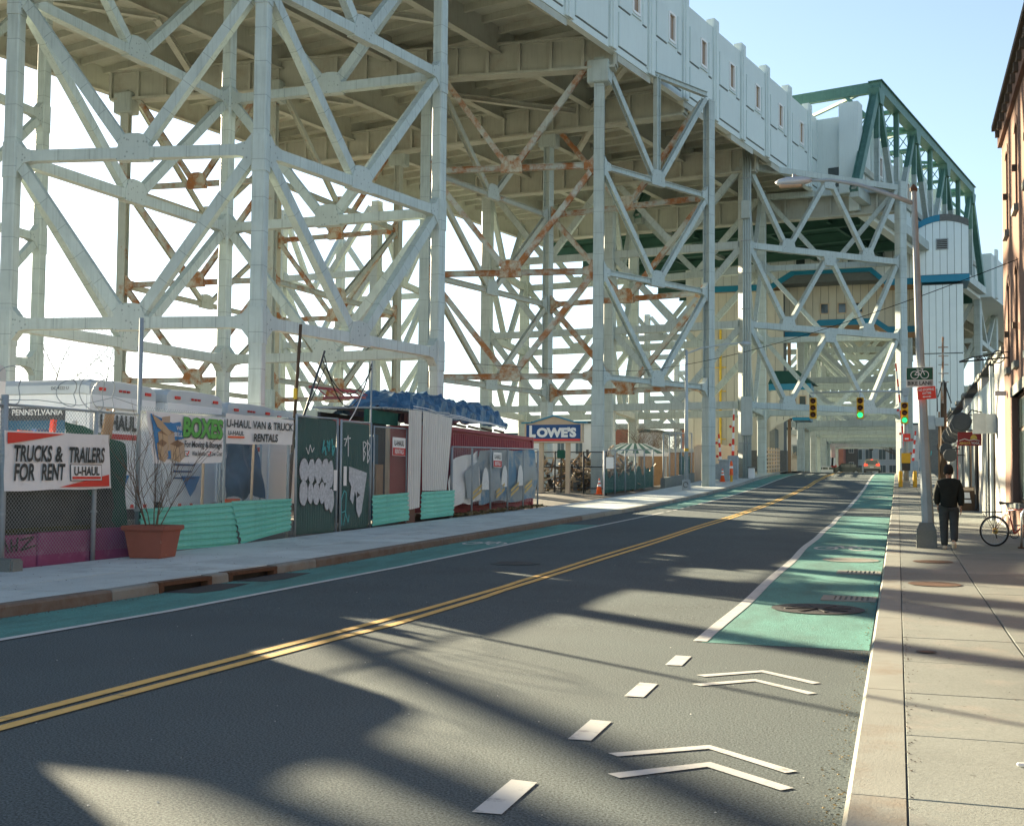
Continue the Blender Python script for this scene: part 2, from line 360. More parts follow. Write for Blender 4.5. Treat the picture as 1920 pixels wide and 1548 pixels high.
# green bicycle lanes
mark('bicycle_lane', [(y, XL+.03, -8.27) for y in ys(-30, 33.6, 1.0)], .004, 'lane_green')
mark('bicycle_lane', [(y, XL+.03, -8.27) for y in ys(46.5, 104, 1.0)], .004, 'lane_green')
mark('bicycle_lane', [(y, XL+.03+(y-33.6)*.0, -9.2) for y in ys(33.7, 46.4, 1.0)], .004, 'asphalt')
mark('bicycle_lane', [(y, -1.86, XR-.02) for y in ys(11.72, 42.5, .6)], .004, 'lane_green')
mark('bicycle_lane', [(y, -1.9, XR-.02) for y in ys(49.5, 112, 1.0)], .004, 'lane_green')
# white edge lines
mark('lane_line', [(y, -8.30, -8.18) for y in ys(-30, 43, 1.0)], .009, 'line_white')
mark('lane_line', [(y, -8.30, -8.18) for y in ys(51, 125, 1.0)], .009, 'line_white')
for k in range(5): mark('lane_line', [(43.7+k*1.45, -8.30, -8.18), (44.4+k*1.45, -8.30, -8.18)], .009, 'line_white')
mark('lane_line', [(y, -1.925+wline(y), -1.785+wline(y)) for y in ys(11.76, 42.0, .4)], .009, 'line_white')
mark('lane_line', [(y, -2.0, -1.85) for y in ys(50.2, 125, 1.0)], .009, 'line_white')
for k in range(6): mark('lane_line', [(42.7+k*1.25, -2.0, -1.85), (43.3+k*1.25, -2.0, -1.85)], .009, 'line_white')
# double yellow centre line
def yw(y): return .02*math.sin(y*.5)+(.03 if 13 < y < 17 else 0)
mark('centre_line', [(y, -5.56+yw(y), -5.445+yw(y)) for y in ys(-30, 125, .8)], .009, 'line_yellow')
mark('centre_line', [(y, -5.355+yw(y+2), -5.24+yw(y+2)) for y in ys(-30, 125, .8)], .009, 'line_yellow')
# dashes that lead into the bicycle lane
def gpt(x, y, z): return (x, y, prof(y)+z)
for (y0, y1) in ((2.05, 2.67), (3.66, 4.28), (5.28, 5.91), (6.97, 7.58), (8.52, 9.13), (10.12, 10.70)):
    struct(obj('lane_dash', MB().add([gpt(-1.92, y0, .006), gpt(-1.775, y0+.01, .006), gpt(-1.79, y1, .006), gpt(-1.935, y1+.015, .006)], [(0, 1, 2, 3)]), 'line_white'))
# chevrons
for pts in ([(-1.49, 6.22), (-1.41, 6.15), (-1.01, 6.56), (-.58, 6.19), (-.52, 6.26), (-1.01, 6.68)], [(-1.60, 6.69), (-1.53, 6.63), (-1.07, 7.01), (-.59, 6.57), (-.53, 6.63), (-1.08, 7.11)],
            [(-1.54, 9.23), (-1.46, 9.16), (-1.09, 9.54), (-.65, 9.09), (-.59, 9.16), (-1.10, 9.65)], [(-1.58, 9.68), (-1.50, 9.61), (-1.09, 10.02), (-.65, 9.58), (-.59, 9.65), (-1.09, 10.13)]):
    struct(obj('chevron_marking', MB().add([gpt(x, y, .006) for x, y in pts], [(0, 1, 2, 5), (5, 2, 3, 4)]), 'line_white'))
# bicycle symbols
def bike_symbol(x, y, m, s=1.0):
    mb = MB()
    for cx in (-.36, .36):
        n = 20
        for k in range(n):
            a, b = 2*math.pi*k/n, 2*math.pi*(k+1)/n
            q = [(cx+r*math.cos(t)*.26, 2.0*r*math.sin(t)*.26) for r in (1, .72) for t in (a, b)]
            mb.add([gpt(x+s*q[i][0], y+s*q[i][1], .008) for i in (0, 1, 3, 2)], [(0, 1, 2, 3)])
    for a, b in (((-.36, 0), (-.1, .55)), ((-.1, .55), (.2, .5)), ((-.36, 0), (.02, .0)), ((.02, 0), (.2, .55)), ((.2, .75), (.36, 0)), ((.08, .78), (.26, .78)), ((-.2, .75), (-.02, .75)), ((-.1, .75), (.02, 0))):
        a, b = Vector(a), Vector(b); d = (b-a).normalized(); nn = Vector((-d.y, d.x))*.035
        mb.add([gpt(x+s*p.x, y+s*p.y, .009+.0004*random.random()) for p in (a+nn, a-nn, b-nn, b+nn)], [(0, 1, 2, 3)])
    return struct(obj('bicycle_symbol', mb, m))
bike_symbol(-1.12, 26.2, 'line_white'); bike_symbol(-8.85, 25.0, 'line_white', .8); bike_symbol(-1.1, 62, 'line_white')
# ------------------------------------------------------------------ pavements with separate flags and kerb stones
def flag(x0, x1, y0, y1, h, parent, m='concrete', lip=.012):
    g = .005
    mb = MB(); pts = []
    ylist = [y0+g, y1-g]
    for z0 in (-.25, h-lip, h):
        i = 0 if z0 < h else .005
        for (x, y) in ((x0+g+i, y0+g+i), (x1-g-i, y0+g+i), (x1-g-i, y1-g-i), (x0+g+i, y1-g-i)): pts.append((x, y, prof(y)+z0))
    f = [(8, 9, 10, 11)]
    for a in (0, 4):
        f += [(a+i, a+(i+1) % 4, a+4+(i+1) % 4, a+4+i) for i in range(4)]
    return obj('paving_flag', mb.add(pts, f), m, parent)
KH = .14
for side in (0, 1):
    bx = [XL-.2, -11.1, -12.9] if side == 0 else [.028, 1.0, 2.75]
    base = struct(obj('pavement', strip_mesh([(y, (bx[0] if side else bx[2])-.0, (bx[2] if side else bx[0])) for y in ys(-14, 200, 2.5)], KH-.02), 'curb'))
    y = -8.0; k = 0
    while y < 100:
        L = random.choice((1.5, 1.55, 1.6)) if side == 0 else random.choice((1.45, 1.55, 3.0, 1.6))
        if y > 55: L *= 2
        for a, b in zip(bx, bx[1:]):
            if side == 0 and 44.5 < y < 58 and False: continue
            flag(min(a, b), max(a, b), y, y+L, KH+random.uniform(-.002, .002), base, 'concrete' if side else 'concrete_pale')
        y += L; k += 1
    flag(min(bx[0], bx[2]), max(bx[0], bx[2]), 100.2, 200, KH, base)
# kerb stones
def kerb_stone(name, xa, xb, y0, y1, m, parent=None, steel=False):
    g = .006; s = 1 if xb > xa else -1        # xa = street face, xb = pavement side
    prof2 = [(xa, -.06), (xa+s*.012, KH-.03), (xa+s*.035, KH), (xb, KH), (xb, -.06)]
    mb = MB(); n = len(prof2); vs = [(x, y, prof(y)+z) for y in (y0+g, y1-g) for x, z in prof2]
    mb.add(vs, [tuple(range(n-1, -1, -1)), tuple(range(n, 2*n))]+[(i, (i+1) % n, n+(i+1) % n, n+i) for i in range(n)])
    return obj(name, mb, m, parent)
kl = thing('kerb', 'long grey concrete kerb edged with steel along the left pavement', 'kerb', (XL, 20, 0))
kr = thing('kerb', 'weathered concrete kerb along the right pavement beside the near bicycle lane', 'kerb', (XR, 20, 0))
y = -8.0
cuts = [(10.2, 12.75, 'curb_steel'), (12.75, 13.75, 'curb'), (13.75, 15.05, None), (15.05, 15.5, 'curb'), (15.5, 16.95, None), (16.95, 18.3, 'curb')]
while y < 10.2-.01: kerb_stone('kerb_stone', XL, XL-.2, y, min(y+2.6, 10.2), 'curb', kl); y += 2.6
for a, b, m in cuts:
    if m: kerb_stone('kerb_stone', XL, XL-.2, a, b, m, kl)
y = 18.3
while y < 100: kerb_stone('kerb_stone', XL, XL-.2, y, y+3.0, 'curb_steel' if y < 36 else 'curb', kl); y += 3.0
y = -8.0
while y < 100:
    L = random.choice((1.5, 1.6, 3.0)) if y < 40 else 3.0
    kerb_stone('kerb_stone', XR, XR+.275, y, y+L, 'curb_steel' if 17.3 < y < 17.3+1.7 and L < 2 else 'curb', kr); y += L
# drain inlets in the left kerb
for (a, b), lab in (((13.75, 15.05), 'rusty cast iron kerb drain inlet, nearer of two in the left kerb'), ((15.5, 16.95), 'rusty cast iron kerb drain inlet, farther of two in the left kerb')):
    t = thing('drain_inlet', lab, 'drain', (XL, (a+b)/2, prof(a)))
    mb = MB(); z = prof(a)
    mb.box(XL-.2, XL, a, b, z+.085, z+KH+.004); mb.box(XL-.2, XL, a, a+.12, z-.05, z+.085); mb.box(XL-.2, XL, b-.12, b, z-.05, z+.085)
    obj('hood', mb, 'iron', t, bevel=.008)
    obj('throat', MB().box(XL-.2, XL-.12, a+.12, b-.12, z-.05, z+.085), 'black', t)
    mb = MB(); mb.add([gpt(XL+.01, a+.05, .008), gpt(XL+.5, a+.15, .008), gpt(XL+.6, a+.6, .008), gpt(XL+.45, b+.3, .008), gpt(XL+.01, b+.1, .008)], [(0, 1, 2, 3, 4)])
    obj('apron', mb, 'iron_dark', t)
# manholes
def manhole(x, y, r, zoff, lab, m='iron', rings=True, ring_m='iron_dark'):
    z = prof(y)+zoff; t = thing('manhole_cover', lab, 'manhole cover', (x, y, z))
    sl = (prof(y+.5)-prof(y-.5))
    def disk(ra, rb, zz, n=36):
        mb = MB(); vs = []
        for k in range(n):
            q = 2*math.pi*k/n
            for rr in (ra, rb): vs.append((x+rr*math.cos(q), y+rr*math.sin(q), z+zz+sl*rr*math.sin(q)))
        return mb.add(vs, [(2*k, 2*k+1, 2*((k+1) % n)+1, 2*((k+1) % n)) for k in range(n)])
    obj('frame', disk(r*.78, r, .010), ring_m, t); obj('lid', disk(.001, r*.77, .008), m, t)
    if rings:
        for q in range(4):
            a = q*math.pi/4+.3; d = Vector((math.cos(a), math.sin(a), 0))
            obj('rib', MB().obox((x, y, z+.014), d*r*.72, Vector((-d.y, d.x, 0))*.02, (0, 0, .004)), ring_m, t)
    return t
manhole(-.95, 15.0, .56, .004, 'large dark manhole cover set in the near green bicycle lane', 'iron_dark')
manhole(-.86, 23.1, .52, .004, 'pale worn manhole cover beside the bicycle symbol in the green lane', 'curb', False, 'curb')
manhole(.47, 17.4, .35, KH, 'rusty round cover in the right pavement, nearer of the two', 'iron', False, 'iron')
manhole(.56, 21.5, .33, KH, 'rusty round cover in the right pavement, farther of the two', 'iron', False, 'iron')
manhole(.22, 10.75, .085, KH, 'small rusty valve cover by the kerb on the right pavement', 'iron', False, 'iron_dark')
manhole(-6.6, 20.3, .45, .0, 'dark manhole cover in the far traffic lane left of the yellow line', 'iron_dark', False, 'asphalt')
def grate(y, lab):
    z = prof(y); x0, x1 = -.98, XR-.03; t = thing('storm_drain', lab, 'drain grate', ((x0+x1)/2, y, z))
    obj('pit', MB().box(x0+.04, x1-.04, y-.26, y+.26, z+.005, z+.008), 'black', t)
    mb = MB(); mb.box(x0, x1, y-.34, y-.26, z, z+.018); mb.box(x0, x1, y+.26, y+.34, z, z+.018); mb.box(x0, x0+.16, y-.26, y+.26, z, z+.018); mb.box(x1-.05, x1, y-.26, y+.26, z, z+.018)
    obj('frame', mb, 'curb', t)
    n = 7
    for k in range(n):
        xx = x0+.16+(k+.5)*(x1-.05-x0-.16)/n; obj('bar', MB().box(xx-.01, xx+.028, y-.26, y+.26, z+.002, z+.017), 'curb', t)
grate(16.35, 'rusty slotted storm drain at the right kerb, nearer of two'); grate(20.5, 'rusty slotted storm drain at the right kerb, farther of two')
# ------------------------------------------------------------------ viaduct towers
def lerp(a, b, t): return Vector(a)+(Vector(b)-Vector(a))*t
def lotz(x, y): return prof(y)+KH if x > -13.2 else gz(x, y)
def gusset(p, along, w1, w2, h, th, m, parent, down=.25):
    """plate in the plane of a face: on the chord at p, trapezoid rising h"""
    along = Vector(along).normalized(); n = along.cross(Vector((0, 0, 1))).normalized(); p = Vector(p)
    pts = [(-w1/2, -down), (w1/2, -down), (w1/2, .12), (w2/2, h), (w2*.2, h+.06), (-w2*.2, h+.06), (-w2/2, h), (-w1/2, .12)]
    return obj('gusset_plate', MB().extr([p+along*x+Vector((0, 0, z))-n*th/2 for x, z in pts], n*th), m, parent)
def tower(name, label, cols, faces, lv, cw, chw, dgw, top=25.2, sec='box', group=None, gus=True, collar=True, cm='paint'):
    xs = [c[0] for c in cols.values()]; yy = [c[1] for c in cols.values()]
    c0 = (sum(xs)/len(xs), sum(yy)/len(yy)); t = thing(name, label, 'viaduct tower', (c0[0], c0[1], lotz(*c0)), group)
    ax = {}
    for f in faces: ax.setdefault(f[0], f[1]); ax.setdefault(f[1], f[0])
    for k, (x, y) in cols.items():
        z0 = lotz(x, y)-.2
        o = cols[ax[k]] if k in ax else (x+1, y); d = Vector((o[0]-x, o[1]-y, 0)).normalized()
        if sec == 'H':
            mb = MB().beam((x, y, z0), (x, y, top), cw, cw*.86, 'H', ref=(-d.y, d.x, 0)); o_ = obj('column', mb, cm, t)
            obj('column_base', MB().beam((x, y, z0-.1), (x, y, lv[0]-.6), cw+.12, cw+.0, 'box', ref=(-d.y, d.x, 0), ch=.03), 'paint', t)
        else:
            obj('column', MB().beam((x, y, z0), (x, y, top), cw, cw, 'box', ref=(-d.y, d.x, 0), ch=cw*.09), cm, t)
            if collar:
                for z in lv[:3]:
                    obj('collar', MB().beam((x, y, z-.75), (x, y, z+.5), cw+.06, cw+.06, 'box', ref=(-d.y, d.x, 0), ch=cw*.12), 'paint', t)
    for f in faces:
        a, b, style, m = f[:4]; mg = f[4] if len(f) > 4 else 'paint_plate'; lvs = f[5] if len(f) > 5 else range(len(lv))
        A, B = Vector((*cols[a], 0)), Vector((*cols[b], 0)); d = (B-A).normalized(); Ln = (B-A).length
        P = lambda t_, z: A+(B-A)*t_+Vector((0, 0, z))
        e = cw*.5/Ln
        s2_ = 'H' if sec == 'H' else 'box'
        for k in lvs:
            z = lv[k]
            if k < 3 or style in ('W', 'V4'):
                obj('chord_beam', MB().beam(P(e, z), P(1-e, z), chw, chw*1.12, s2_, ch=.0), m, t)
            # end plates
            if gus and k < 3:
                for tt, sg in ((e, 1), (1-e, -1)):
                    n = d.cross(Vector((0, 0, 1))); p = P(tt, z)
                    pts = [(0, -.6), (sg*.28, -.25), (sg*.55, -.2), (sg*.55, .2), (sg*.25, .28), (0, .6)]
                    obj('end_plate', MB().extr([p+d*x+Vector((0, 0, q))-n*(chw*.56) for x, q in pts], n*chw*1.12), mg, t)
        for k in lvs:
            if k+1 >= len(lv): continue
            za, zb = lv[k], lv[k+1]
            if style == 'W':
                seq = [(0+e, zb), (.26, za), (.52, zb), (.77, za), (1-e, zb)]
                for (ta, qa), (tb, qb) in zip(seq, seq[1:]):
                    obj('diagonal_brace', MB().beam(P(ta, qa), P(tb, qb), dgw*.9, dgw, s2_, ref=d.cross(Vector((0, 0, 1)))), m, t)
                if gus:
                    for tt in (.26, .77): gusset(P(tt, za), d, 1.3, .9, .75, chw*1.1, mg, t)
                    gusset(P(.52, zb-.62), d, 1.0, 1.3, .5, chw*1.1, mg, t)
            elif style in ('V', 'V4'):
                for tt in (e, 1-e):
                    obj('diagonal_brace', MB().beam(P(.5+(tt-.5)*.06, za+.2), P(tt+(.5-tt)*.03, zb-.3), dgw, dgw*.86, s2_, ref=d.cross(Vector((0, 0, 1)))), m, t)
                if gus: gusset(P(.5, za), d, 1.2, .85, .62, chw*1.1, mg, t)
                if len(f) > 6 and f[6] and k == len(lv)-2:
                    obj('hanger', MB().beam(P(.5, za), P(.5, zb), dgw, dgw, s2_, ref=d), m, t)
    return t
# positions of the legs
T1 = dict(A=(-20.6, 34.9), B=(-18.2, 45.2), C=(-29.5, 33.2), K=(-28.5, 45.4))
L1 = (6.95, 12.85, 18.65, 24.6)
tower('viaduct_tower', 'pale grey four-legged steel tower behind the rental truck fence, nearest of all', T1,
      [('C', 'A', 'V', 'paint'), ('A', 'B', 'V', 'paint'), ('C', 'K', 'V', 'paint'), ('K', 'B', 'V', 'paint')], L1, .47, .35, .37)
T1b = dict(M=(-38.2, 44.9), N=(-38.5, 33.0), Q=(-47.6, 31.4))
tower('viaduct_tower', 'pale grey steel tower at the left edge behind the nearest tower', T1b,
      [('M', 'N', 'V', 'paint'), ('N', 'Q', 'V', 'paint')], L1, .47, .33, .35)
T2 = dict(D=(-15.6, 62.4), E=(-10.9, 71.3), R=(-21.8, 73.5), P=(-25.3, 60.9))
L2 = (7.5, 13.3, 19.2, 25.5)
RP = 'paint_rust_plate'
tower('viaduct_tower', 'steel tower with rust-stained cross beams behind the blue and white store sign', T2,
      [('P', 'D', 'V', 'paint_rust', RP), ('D', 'E', 'V4', 'paint', 'paint_plate', range(4), True), ('P', 'R', 'V', 'paint_worn', 'paint_plate'), ('E', 'R', 'V', 'paint_rust', RP)], L2, .56, .28, .31, sec='H', cm='paint')
T2b = dict(Q=(-34.7, 60.1), N=(-44.4, 59.4), S=(-33.2, 74.9), T=(-43.2, 75.6))
tower('viaduct_tower', 'rusty steel tower seen between the legs of the nearest tower', T2b,
      [('N', 'Q', 'V', 'paint_rust', RP), ('Q', 'S', 'V', 'paint_worn', RP), ('N', 'T', 'V', 'paint_worn'), ('T', 'S', 'V', 'paint_rust', RP)], L2, .52, .27, .29, sec='H', cm='paint_worn')
T3 = dict(F=(-10.6, 86.4), G=(.32, 96.5), H=(-10.45, 96.5))
L3 = (7.45, 13.35, 19.2, 25.1)
tower('viaduct_tower', 'pale grey portal tower standing across the street above the traffic signals', T3,
      [('F', 'G', 'W', 'paint'), ('H', 'G', 'V4', 'paint'), ('F', 'H', 'V', 'paint')], L3, .70, .40, .35, top=25.6)
T3b = dict(U=(-21.0, 87.6), V=(-31.3, 88.4), W=(-21.6, 99.0), Y=(-32.0, 100.5))
tower('viaduct_tower', 'plain grey tower left of the portal tower, seen through the rusty tower', T3b,
      [('V', 'U', 'V', 'paint'), ('U', 'W', 'V', 'paint'), ('V', 'Y', 'V', 'paint'), ('Y', 'W', 'V', 'paint')], L3, .8, .45, .45)
T3c = dict(V=(-41.6, 89.4), U=(-51.0, 90.2), W=(-41.9, 101.6), Y=(-51.5, 102.5))
tower('viaduct_tower', 'plain grey tower far behind the rusty towers on the left', T3c,
      [('V', 'U', 'V', 'paint'), ('U', 'Y', 'V', 'paint'), ('V', 'W', 'V', 'paint'), ('Y', 'W', 'V', 'paint')], L3, .8, .45, .45)
tie = thing('tie_beam', 'pale grey tie beams joining the portal tower to its left neighbour', 'beam', (-15.8, 87, lotz(-15.8, 87)))
for z in L3[:3]:
    for a, b in ((T3['F'], T3b['U']), (T3['H'], T3b['W'])):
        obj('chord_beam', MB().beam((a[0]-.4, a[1], z), (b[0]+.4, b[1], z), .5, .55), 'paint', tie)
for k in range(3):
    for a, b in ((T3['F'], T3b['U']), (T3['H'], T3b['W'])):
        A, B = Vector((a[0]-.3, a[1], 0)), Vector((b[0]+.4, b[1], 0)); mid = (A+B)/2
        for e_ in (A, B): obj('diagonal_brace', MB().beam(mid+Vector((0, 0, L3[k]+.2)), e_+Vector((0, 0, L3[k+1]-.2)), .46, .42, ref=(0, 1, 0)), 'paint', tie)
# towers that carry the line on over the street, beyond the bridge
for i, (y, lab) in enumerate(((136, 'first grey steel portal over the street beyond the station house'), (157, 'second grey steel portal over the street beyond the station house'),
                              (180, 'third grey steel portal over the street beyond the station house'), (206, 'farthest grey steel portal over the street before the houses'))):
    dy = 9
    c = dict(A=(-10.4, y), B=(1.2, y), C=(-10.4, y+dy), D=(1.2, y+dy), E=(-22, y+2), F=(-33, y+3))
    tower('street_portal', lab, c, [('A', 'B', 'V', 'paint'), ('C', 'D', 'V', 'paint'), ('A', 'C', 'V', 'paint'), ('B', 'D', 'V', 'paint'), ('E', 'A', 'V', 'paint'), ('F', 'E', 'V', 'paint')],
          (8.6, 13.5, 19.2, 25.1), .8, .6, .5, group=None, gus=(i < 1), collar=False, cm='paint')
# ------------------------------------------------------------------ deck
WA = R(13.6); wd = Vector((math.sin(WA), math.cos(WA), 0)); wn = Vector((math.cos(WA), -math.sin(WA), 0)); D0 = Vector((-14.75, 62.4, 0))
def dk(s, t, z): return D0+wd*s+wn*t+Vector((0, 0, z))     # s along the line, t towards the street
S0, S1, TL = -60, 175, -31.0
dt = thing('viaduct_deck', 'broad railway deck on plate girders carried high above the lot', 'viaduct', (-30, 60, 0))
obj('deck_slab', MB().extr([dk(S0, TL, 27.35), dk(S1, TL, 27.35), dk(S1, 3.3, 27.35), dk(36, 3.3, 27.35), dk(36, .2, 27.35), dk(S0, .2, 27.35)], (0, 0, .5)), 'paint_deck', dt)
for t_ in (-31.0, -24.2, -18.6, -12.4, -6.2):
    mb = MB(); mb.beam(dk(S0, t_, 26.6), dk(S1, t_, 26.6), .10, 1.5); mb.beam(dk(S0, t_, 25.82), dk(S1, t_, 25.82), .46, .07)
    obj('long_girder', mb, 'paint_deck', dt)
    mb = MB(); s = S0
    while s < 60: mb.beam(dk(s, t_, 25.9), dk(s, t_, 27.3), .30, .06, ref=wn); s += 1.9
    obj('girder_stiffener', mb, 'paint_deck', dt)
s = S0
while s < S1:
    obj('floor_beam', MB().beam(dk(s, TL+.1, 27.15), dk(s, .0 if s < 36 else 3.1, 27.15), .2, .4), 'paint_deck', dt); s += 1.75
for a, b, ta, tb in ((-24, -16, -6.2, -12.4), (-16, -8, -12.4, -6.2), (-8, 0, -6.2, -12.4), (2, 10, -12.4, -6.2), (2, 9, 0, -6.2), (10, 18, -6.2, -12.4), (-24, -16, -24.2, -18.6), (-16, -8, -18.6, -24.2), (-8, 0, -24.2, -18.6), (12, 22, -.3, -6.2)):
    obj('lateral_brace', MB().beam(dk(a, ta, 25.7), dk(b, tb, 25.7), .36, .32, 'H'), 'paint_deck', dt)
# the box girders over the legs, with stiffened panels
def cap_girder(p, q, z0=24.55, z1=26.35, w_=.55, m='paint_deck', ext=.9):
    p, q = Vector((*p, 0)), Vector((*q, 0)); d = (q-p).normalized(); p = p-d*ext; q = q+d*ext; n = d.cross(Vector((0, 0, 1))); L = (q-p).length
    mb = MB(); zc = (z0+z1)/2
    mb.beam(p+V3(0, 0, zc), q+V3(0, 0, zc), w_*.55, z1-z0-.1)
    mb.beam(p+V3(0, 0, z0+.05), q+V3(0, 0, z0+.05), w_*1.5, .14); mb.beam(p+V3(0, 0, z1-.05), q+V3(0, 0, z1-.05), w_*1.5, .12)
    g = obj('cap_girder', mb, m, dt)
    k = 0; nst = int(L/1.75)
    for k in range(nst+1):
        c = p+d*(L*k/nst)
        obj('stiffener', MB().obox(c+V3(0, 0, zc), d*.09, n*(w_*.70), V3(0, 0, (z1-z0)/2-.12)), m, g)
for a, b in (((-20.6, 34.9), (-29.5, 33.2)), ((-29.5, 33.2), (-48.6, 31)), ((-18.2, 45.2), (-28.5, 45.4)), ((-28.5, 45.4), (-47.9, 44.4)), ((-15.6, 62.4), (-44.4, 59.4)), ((-13.4, 72.0), (-43.2, 75.6)),
             ((-10.6, 86.4), (-31.3, 88.4)), ((-10, 80.5), (-10.1, 80.5)), ((-22.5, 25), (-52, 21))):
    if abs(a[0]-b[0]) > 1: cap_girder(a, b)
cap_girder((.3, 96.9), (-32, 99.9), 23.3, 25.3, ext=.1)
for (x, y) in ((-15.6, 62.4), (-44.4, 59.4), (-25.3, 60.9), (-34.7, 60.1), (-21.8, 73.5), (-33.2, 74.9)):
    mb = MB().box(x-.62, x+.62, y-.45, y+.45, 23.75, 25.0); obj('bearing_shoe', mb, 'paint', dt, bevel=.05)
# conduits on the leg by the street
ct = thing('conduit', 'bundle of tall grey conduits strapped to the front leg of the portal tower', 'conduit', (-10.3, 85.85, lotz(-10.3, 85.8)))
for k in range(4): obj('pipe', MB().tube([(-10.62+k*.17, 85.86, 2.0), (-10.62+k*.17, 85.86, 26.8)], .07, 8), 'paint', ct, smooth=True)
for z in (4.6, 7, 9.6, 12, 14.4, 17, 19.4, 21.8, 24): obj('strap', MB().box(-10.75, -10.02, 85.76, 85.95, z, z+.05), 'galv_dull', ct)
obj('junction_box', MB().box(-10.72, -10.1, 85.5, 85.77, 21.0, 22.3), 'paint', ct, bevel=.02); obj('junction_box', MB().box(-10.75, -9.95, 85.45, 85.77, 5.2, 8.0), 'paint', ct, bevel=.02)
# ------------------------------------------------------------------ station wall on the deck
wt = thing('station_wall', 'long pale grey panelled station wall with small windows on the viaduct', 'wall', (-14.7, 62, 25.5))
def wall_bay(s, zb=25.3, t_=.25, L=4.94, win=True, parent=wt, ztop=31.45):
    zc = (zb+ztop)/2
    def wb(name, s0, s1, z0, z1, ta, tb, m, par=parent, bev=0): return obj(name, MB().extr([dk(s0, ta, z0), dk(s1, ta, z0), dk(s1, tb, z0), dk(s0, tb, z0)], (0, 0, z1-z0)), m, par, bevel=bev)
    body = []
    w0, w1, h0, h1 = s+L*.52, s+L*.52+.95, 28.35, 30.1
    if win:
        body = wb('wall_panel', s, w0, zb, ztop, t_-.4, t_, 'wall_panel'); wb('wall_panel', w1, s+L, zb, ztop, t_-.4, t_, 'wall_panel')
        wb('wall_panel', w0, w1, zb, h0, t_-.4, t_, 'wall_panel'); wb('wall_panel', w0, w1, h1, ztop, t_-.4, t_, 'wall_panel')
        mb = MB()
        for (a, b, c, d) in ((w0-.04, w0+.10, h0, h1), (w1-.10, w1+.04, h0, h1), (w0+.10, w1-.10, h0-.05, h0+.1), (w0+.10, w1-.10, h1-.1, h1+.05)):
            mb.extr([dk(a, t_-.2, c), dk(b, t_-.2, c), dk(b, t_+.05, c), dk(a, t_+.05, c)], (0, 0, d-c))
        wf = obj('window', mb, 'white', parent)
        obj('pane', MB().extr([dk(w0+.10, t_-.12, h0+.1), dk(w1-.10, t_-.12, h0+.1), dk(w1-.10, t_-.08, h0+.1), dk(w0+.10, t_-.08, h0+.1)], (0, 0, h1-h0-.2)), 'glass_warm_reflect', wf)
        obj('sill', MB().extr([dk(w0-.1, t_-.1, h0-.24), dk(w1+.1, t_-.1, h0-.24), dk(w1+.1, t_+.08, h0-.24), dk(w0-.1, t_+.08, h0-.24)], (0, 0, .07)), 'wall_panel', wf)
    else: wb('wall_panel', s, s+L, zb, ztop, t_-.4, t_, 'wall_panel')
    # raised fields, the shade beside and below them drawn as dark strips
    for (a, b, c, d) in ((s+.75, s+L-.6, 25.75, 27.65),)+(((s+.75, w0-.35, 28.0, 30.2), (w1+.3, s+L-.6, 28.0, 30.2)) if win else ((s+.75, s+L-.6, 28.0, 30.2),)):
        wb('raised_field', a, b, max(c, zb+.15), d, t_, t_+.07, 'wall_panel')
        wb('edge_shade', b, b+.07, max(c, zb+.15), d, t_, t_+.012, 'joint'); wb('edge_shade', a, b, c-.07, c, t_, t_+.012, 'joint')
    # pilaster at the start
    wb('pilaster', s-.42, s+.42, zb+.05, 32.05, t_-.45, t_+.13, 'wall_panel', bev=.02); wb('pilaster_rib', s-.2, s+.2, zb+.02, 31.6, t_+.13, t_+.2, 'wall_panel')
for k in range(-8, 7): wall_bay(14.0-4.94*(-k)+.0)
# soffit haunches under the wall
for s in (-20, -10, 0, 9, 17, 25):
    obj('haunch', MB().extr([dk(s, .2, 24.9), dk(s, .2, 25.6), dk(s, -1.6, 26.9), dk(s, -1.6, 26.2)], wd*4.2), 'paint_deck', wt)
# return and widened part
wall_end = 35.3
obj('wall_panel', MB().extr([dk(wall_end+.42, -.2, 25.2), dk(wall_end+.42, 3.3, 25.2), dk(wall_end+.8, 3.3, 25.2), dk(wall_end+.8, -.2, 25.2)], (0, 0, 6.1)), 'wall_panel', wt)
obj('tall_pier', MB().extr([dk(wall_end-.1, 2.2, 24.9), dk(wall_end-.1, 3.75, 24.9), dk(wall_end+1.2, 3.75, 24.9), dk(wall_end+1.2, 2.2, 24.9)], (0, 0, 7.3)), 'wall_panel', wt, bevel=.03)
f_ = obj('window', MB().extr([dk(wall_end+.37, 1.2, 25.6), dk(wall_end+.37, 2.1, 25.6), dk(wall_end+.41, 2.1, 25.6), dk(wall_end+.41, 1.2, 25.6)], (0, 0, 1.6)), 'glass', wt)
wt2 = thing('station_wall', 'pale station wall standing behind the green bridge truss', 'wall', (0, 115, 25))
wt_, wt = wt, wt2
for k in range(0, 11): wall_bay(wall_end+1.8+4.94*k, zb=24.9, t_=3.0, parent=wt2, win=(k % 2 == 1), ztop=30.4 if k < 8 else 29.6)
obj('base_girder', MB().extr([dk(wall_end+.6, 2.8, 23.6), dk(wall_end+52, 2.8, 23.6), dk(wall_end+52, 3.6, 23.6), dk(wall_end+.6, 3.6, 23.6)], (0, 0, 1.8)), 'wall_panel', wt2)
tower('viaduct_tower', 'blue grey steel tower behind the right stair tower', dict(A=(9.2, 150), B=(3.2, 152), C=(12.2, 166), D=(6.0, 168)), [('A', 'B', 'V', 'paint'), ('C', 'D', 'V', 'paint'), ('A', 'C', 'V', 'paint'), ('B', 'D', 'V', 'paint')], (8.6, 13.5, 19.2, 24.3), .8, .5, .5, top=24.4)
obj('base_girder', MB().extr([dk(90, -2, 24.2), dk(150, -2, 24.2), dk(150, 4.4, 24.2), dk(90, 4.4, 24.2)], (0, 0, 5.2)), 'wall_panel', wt2)
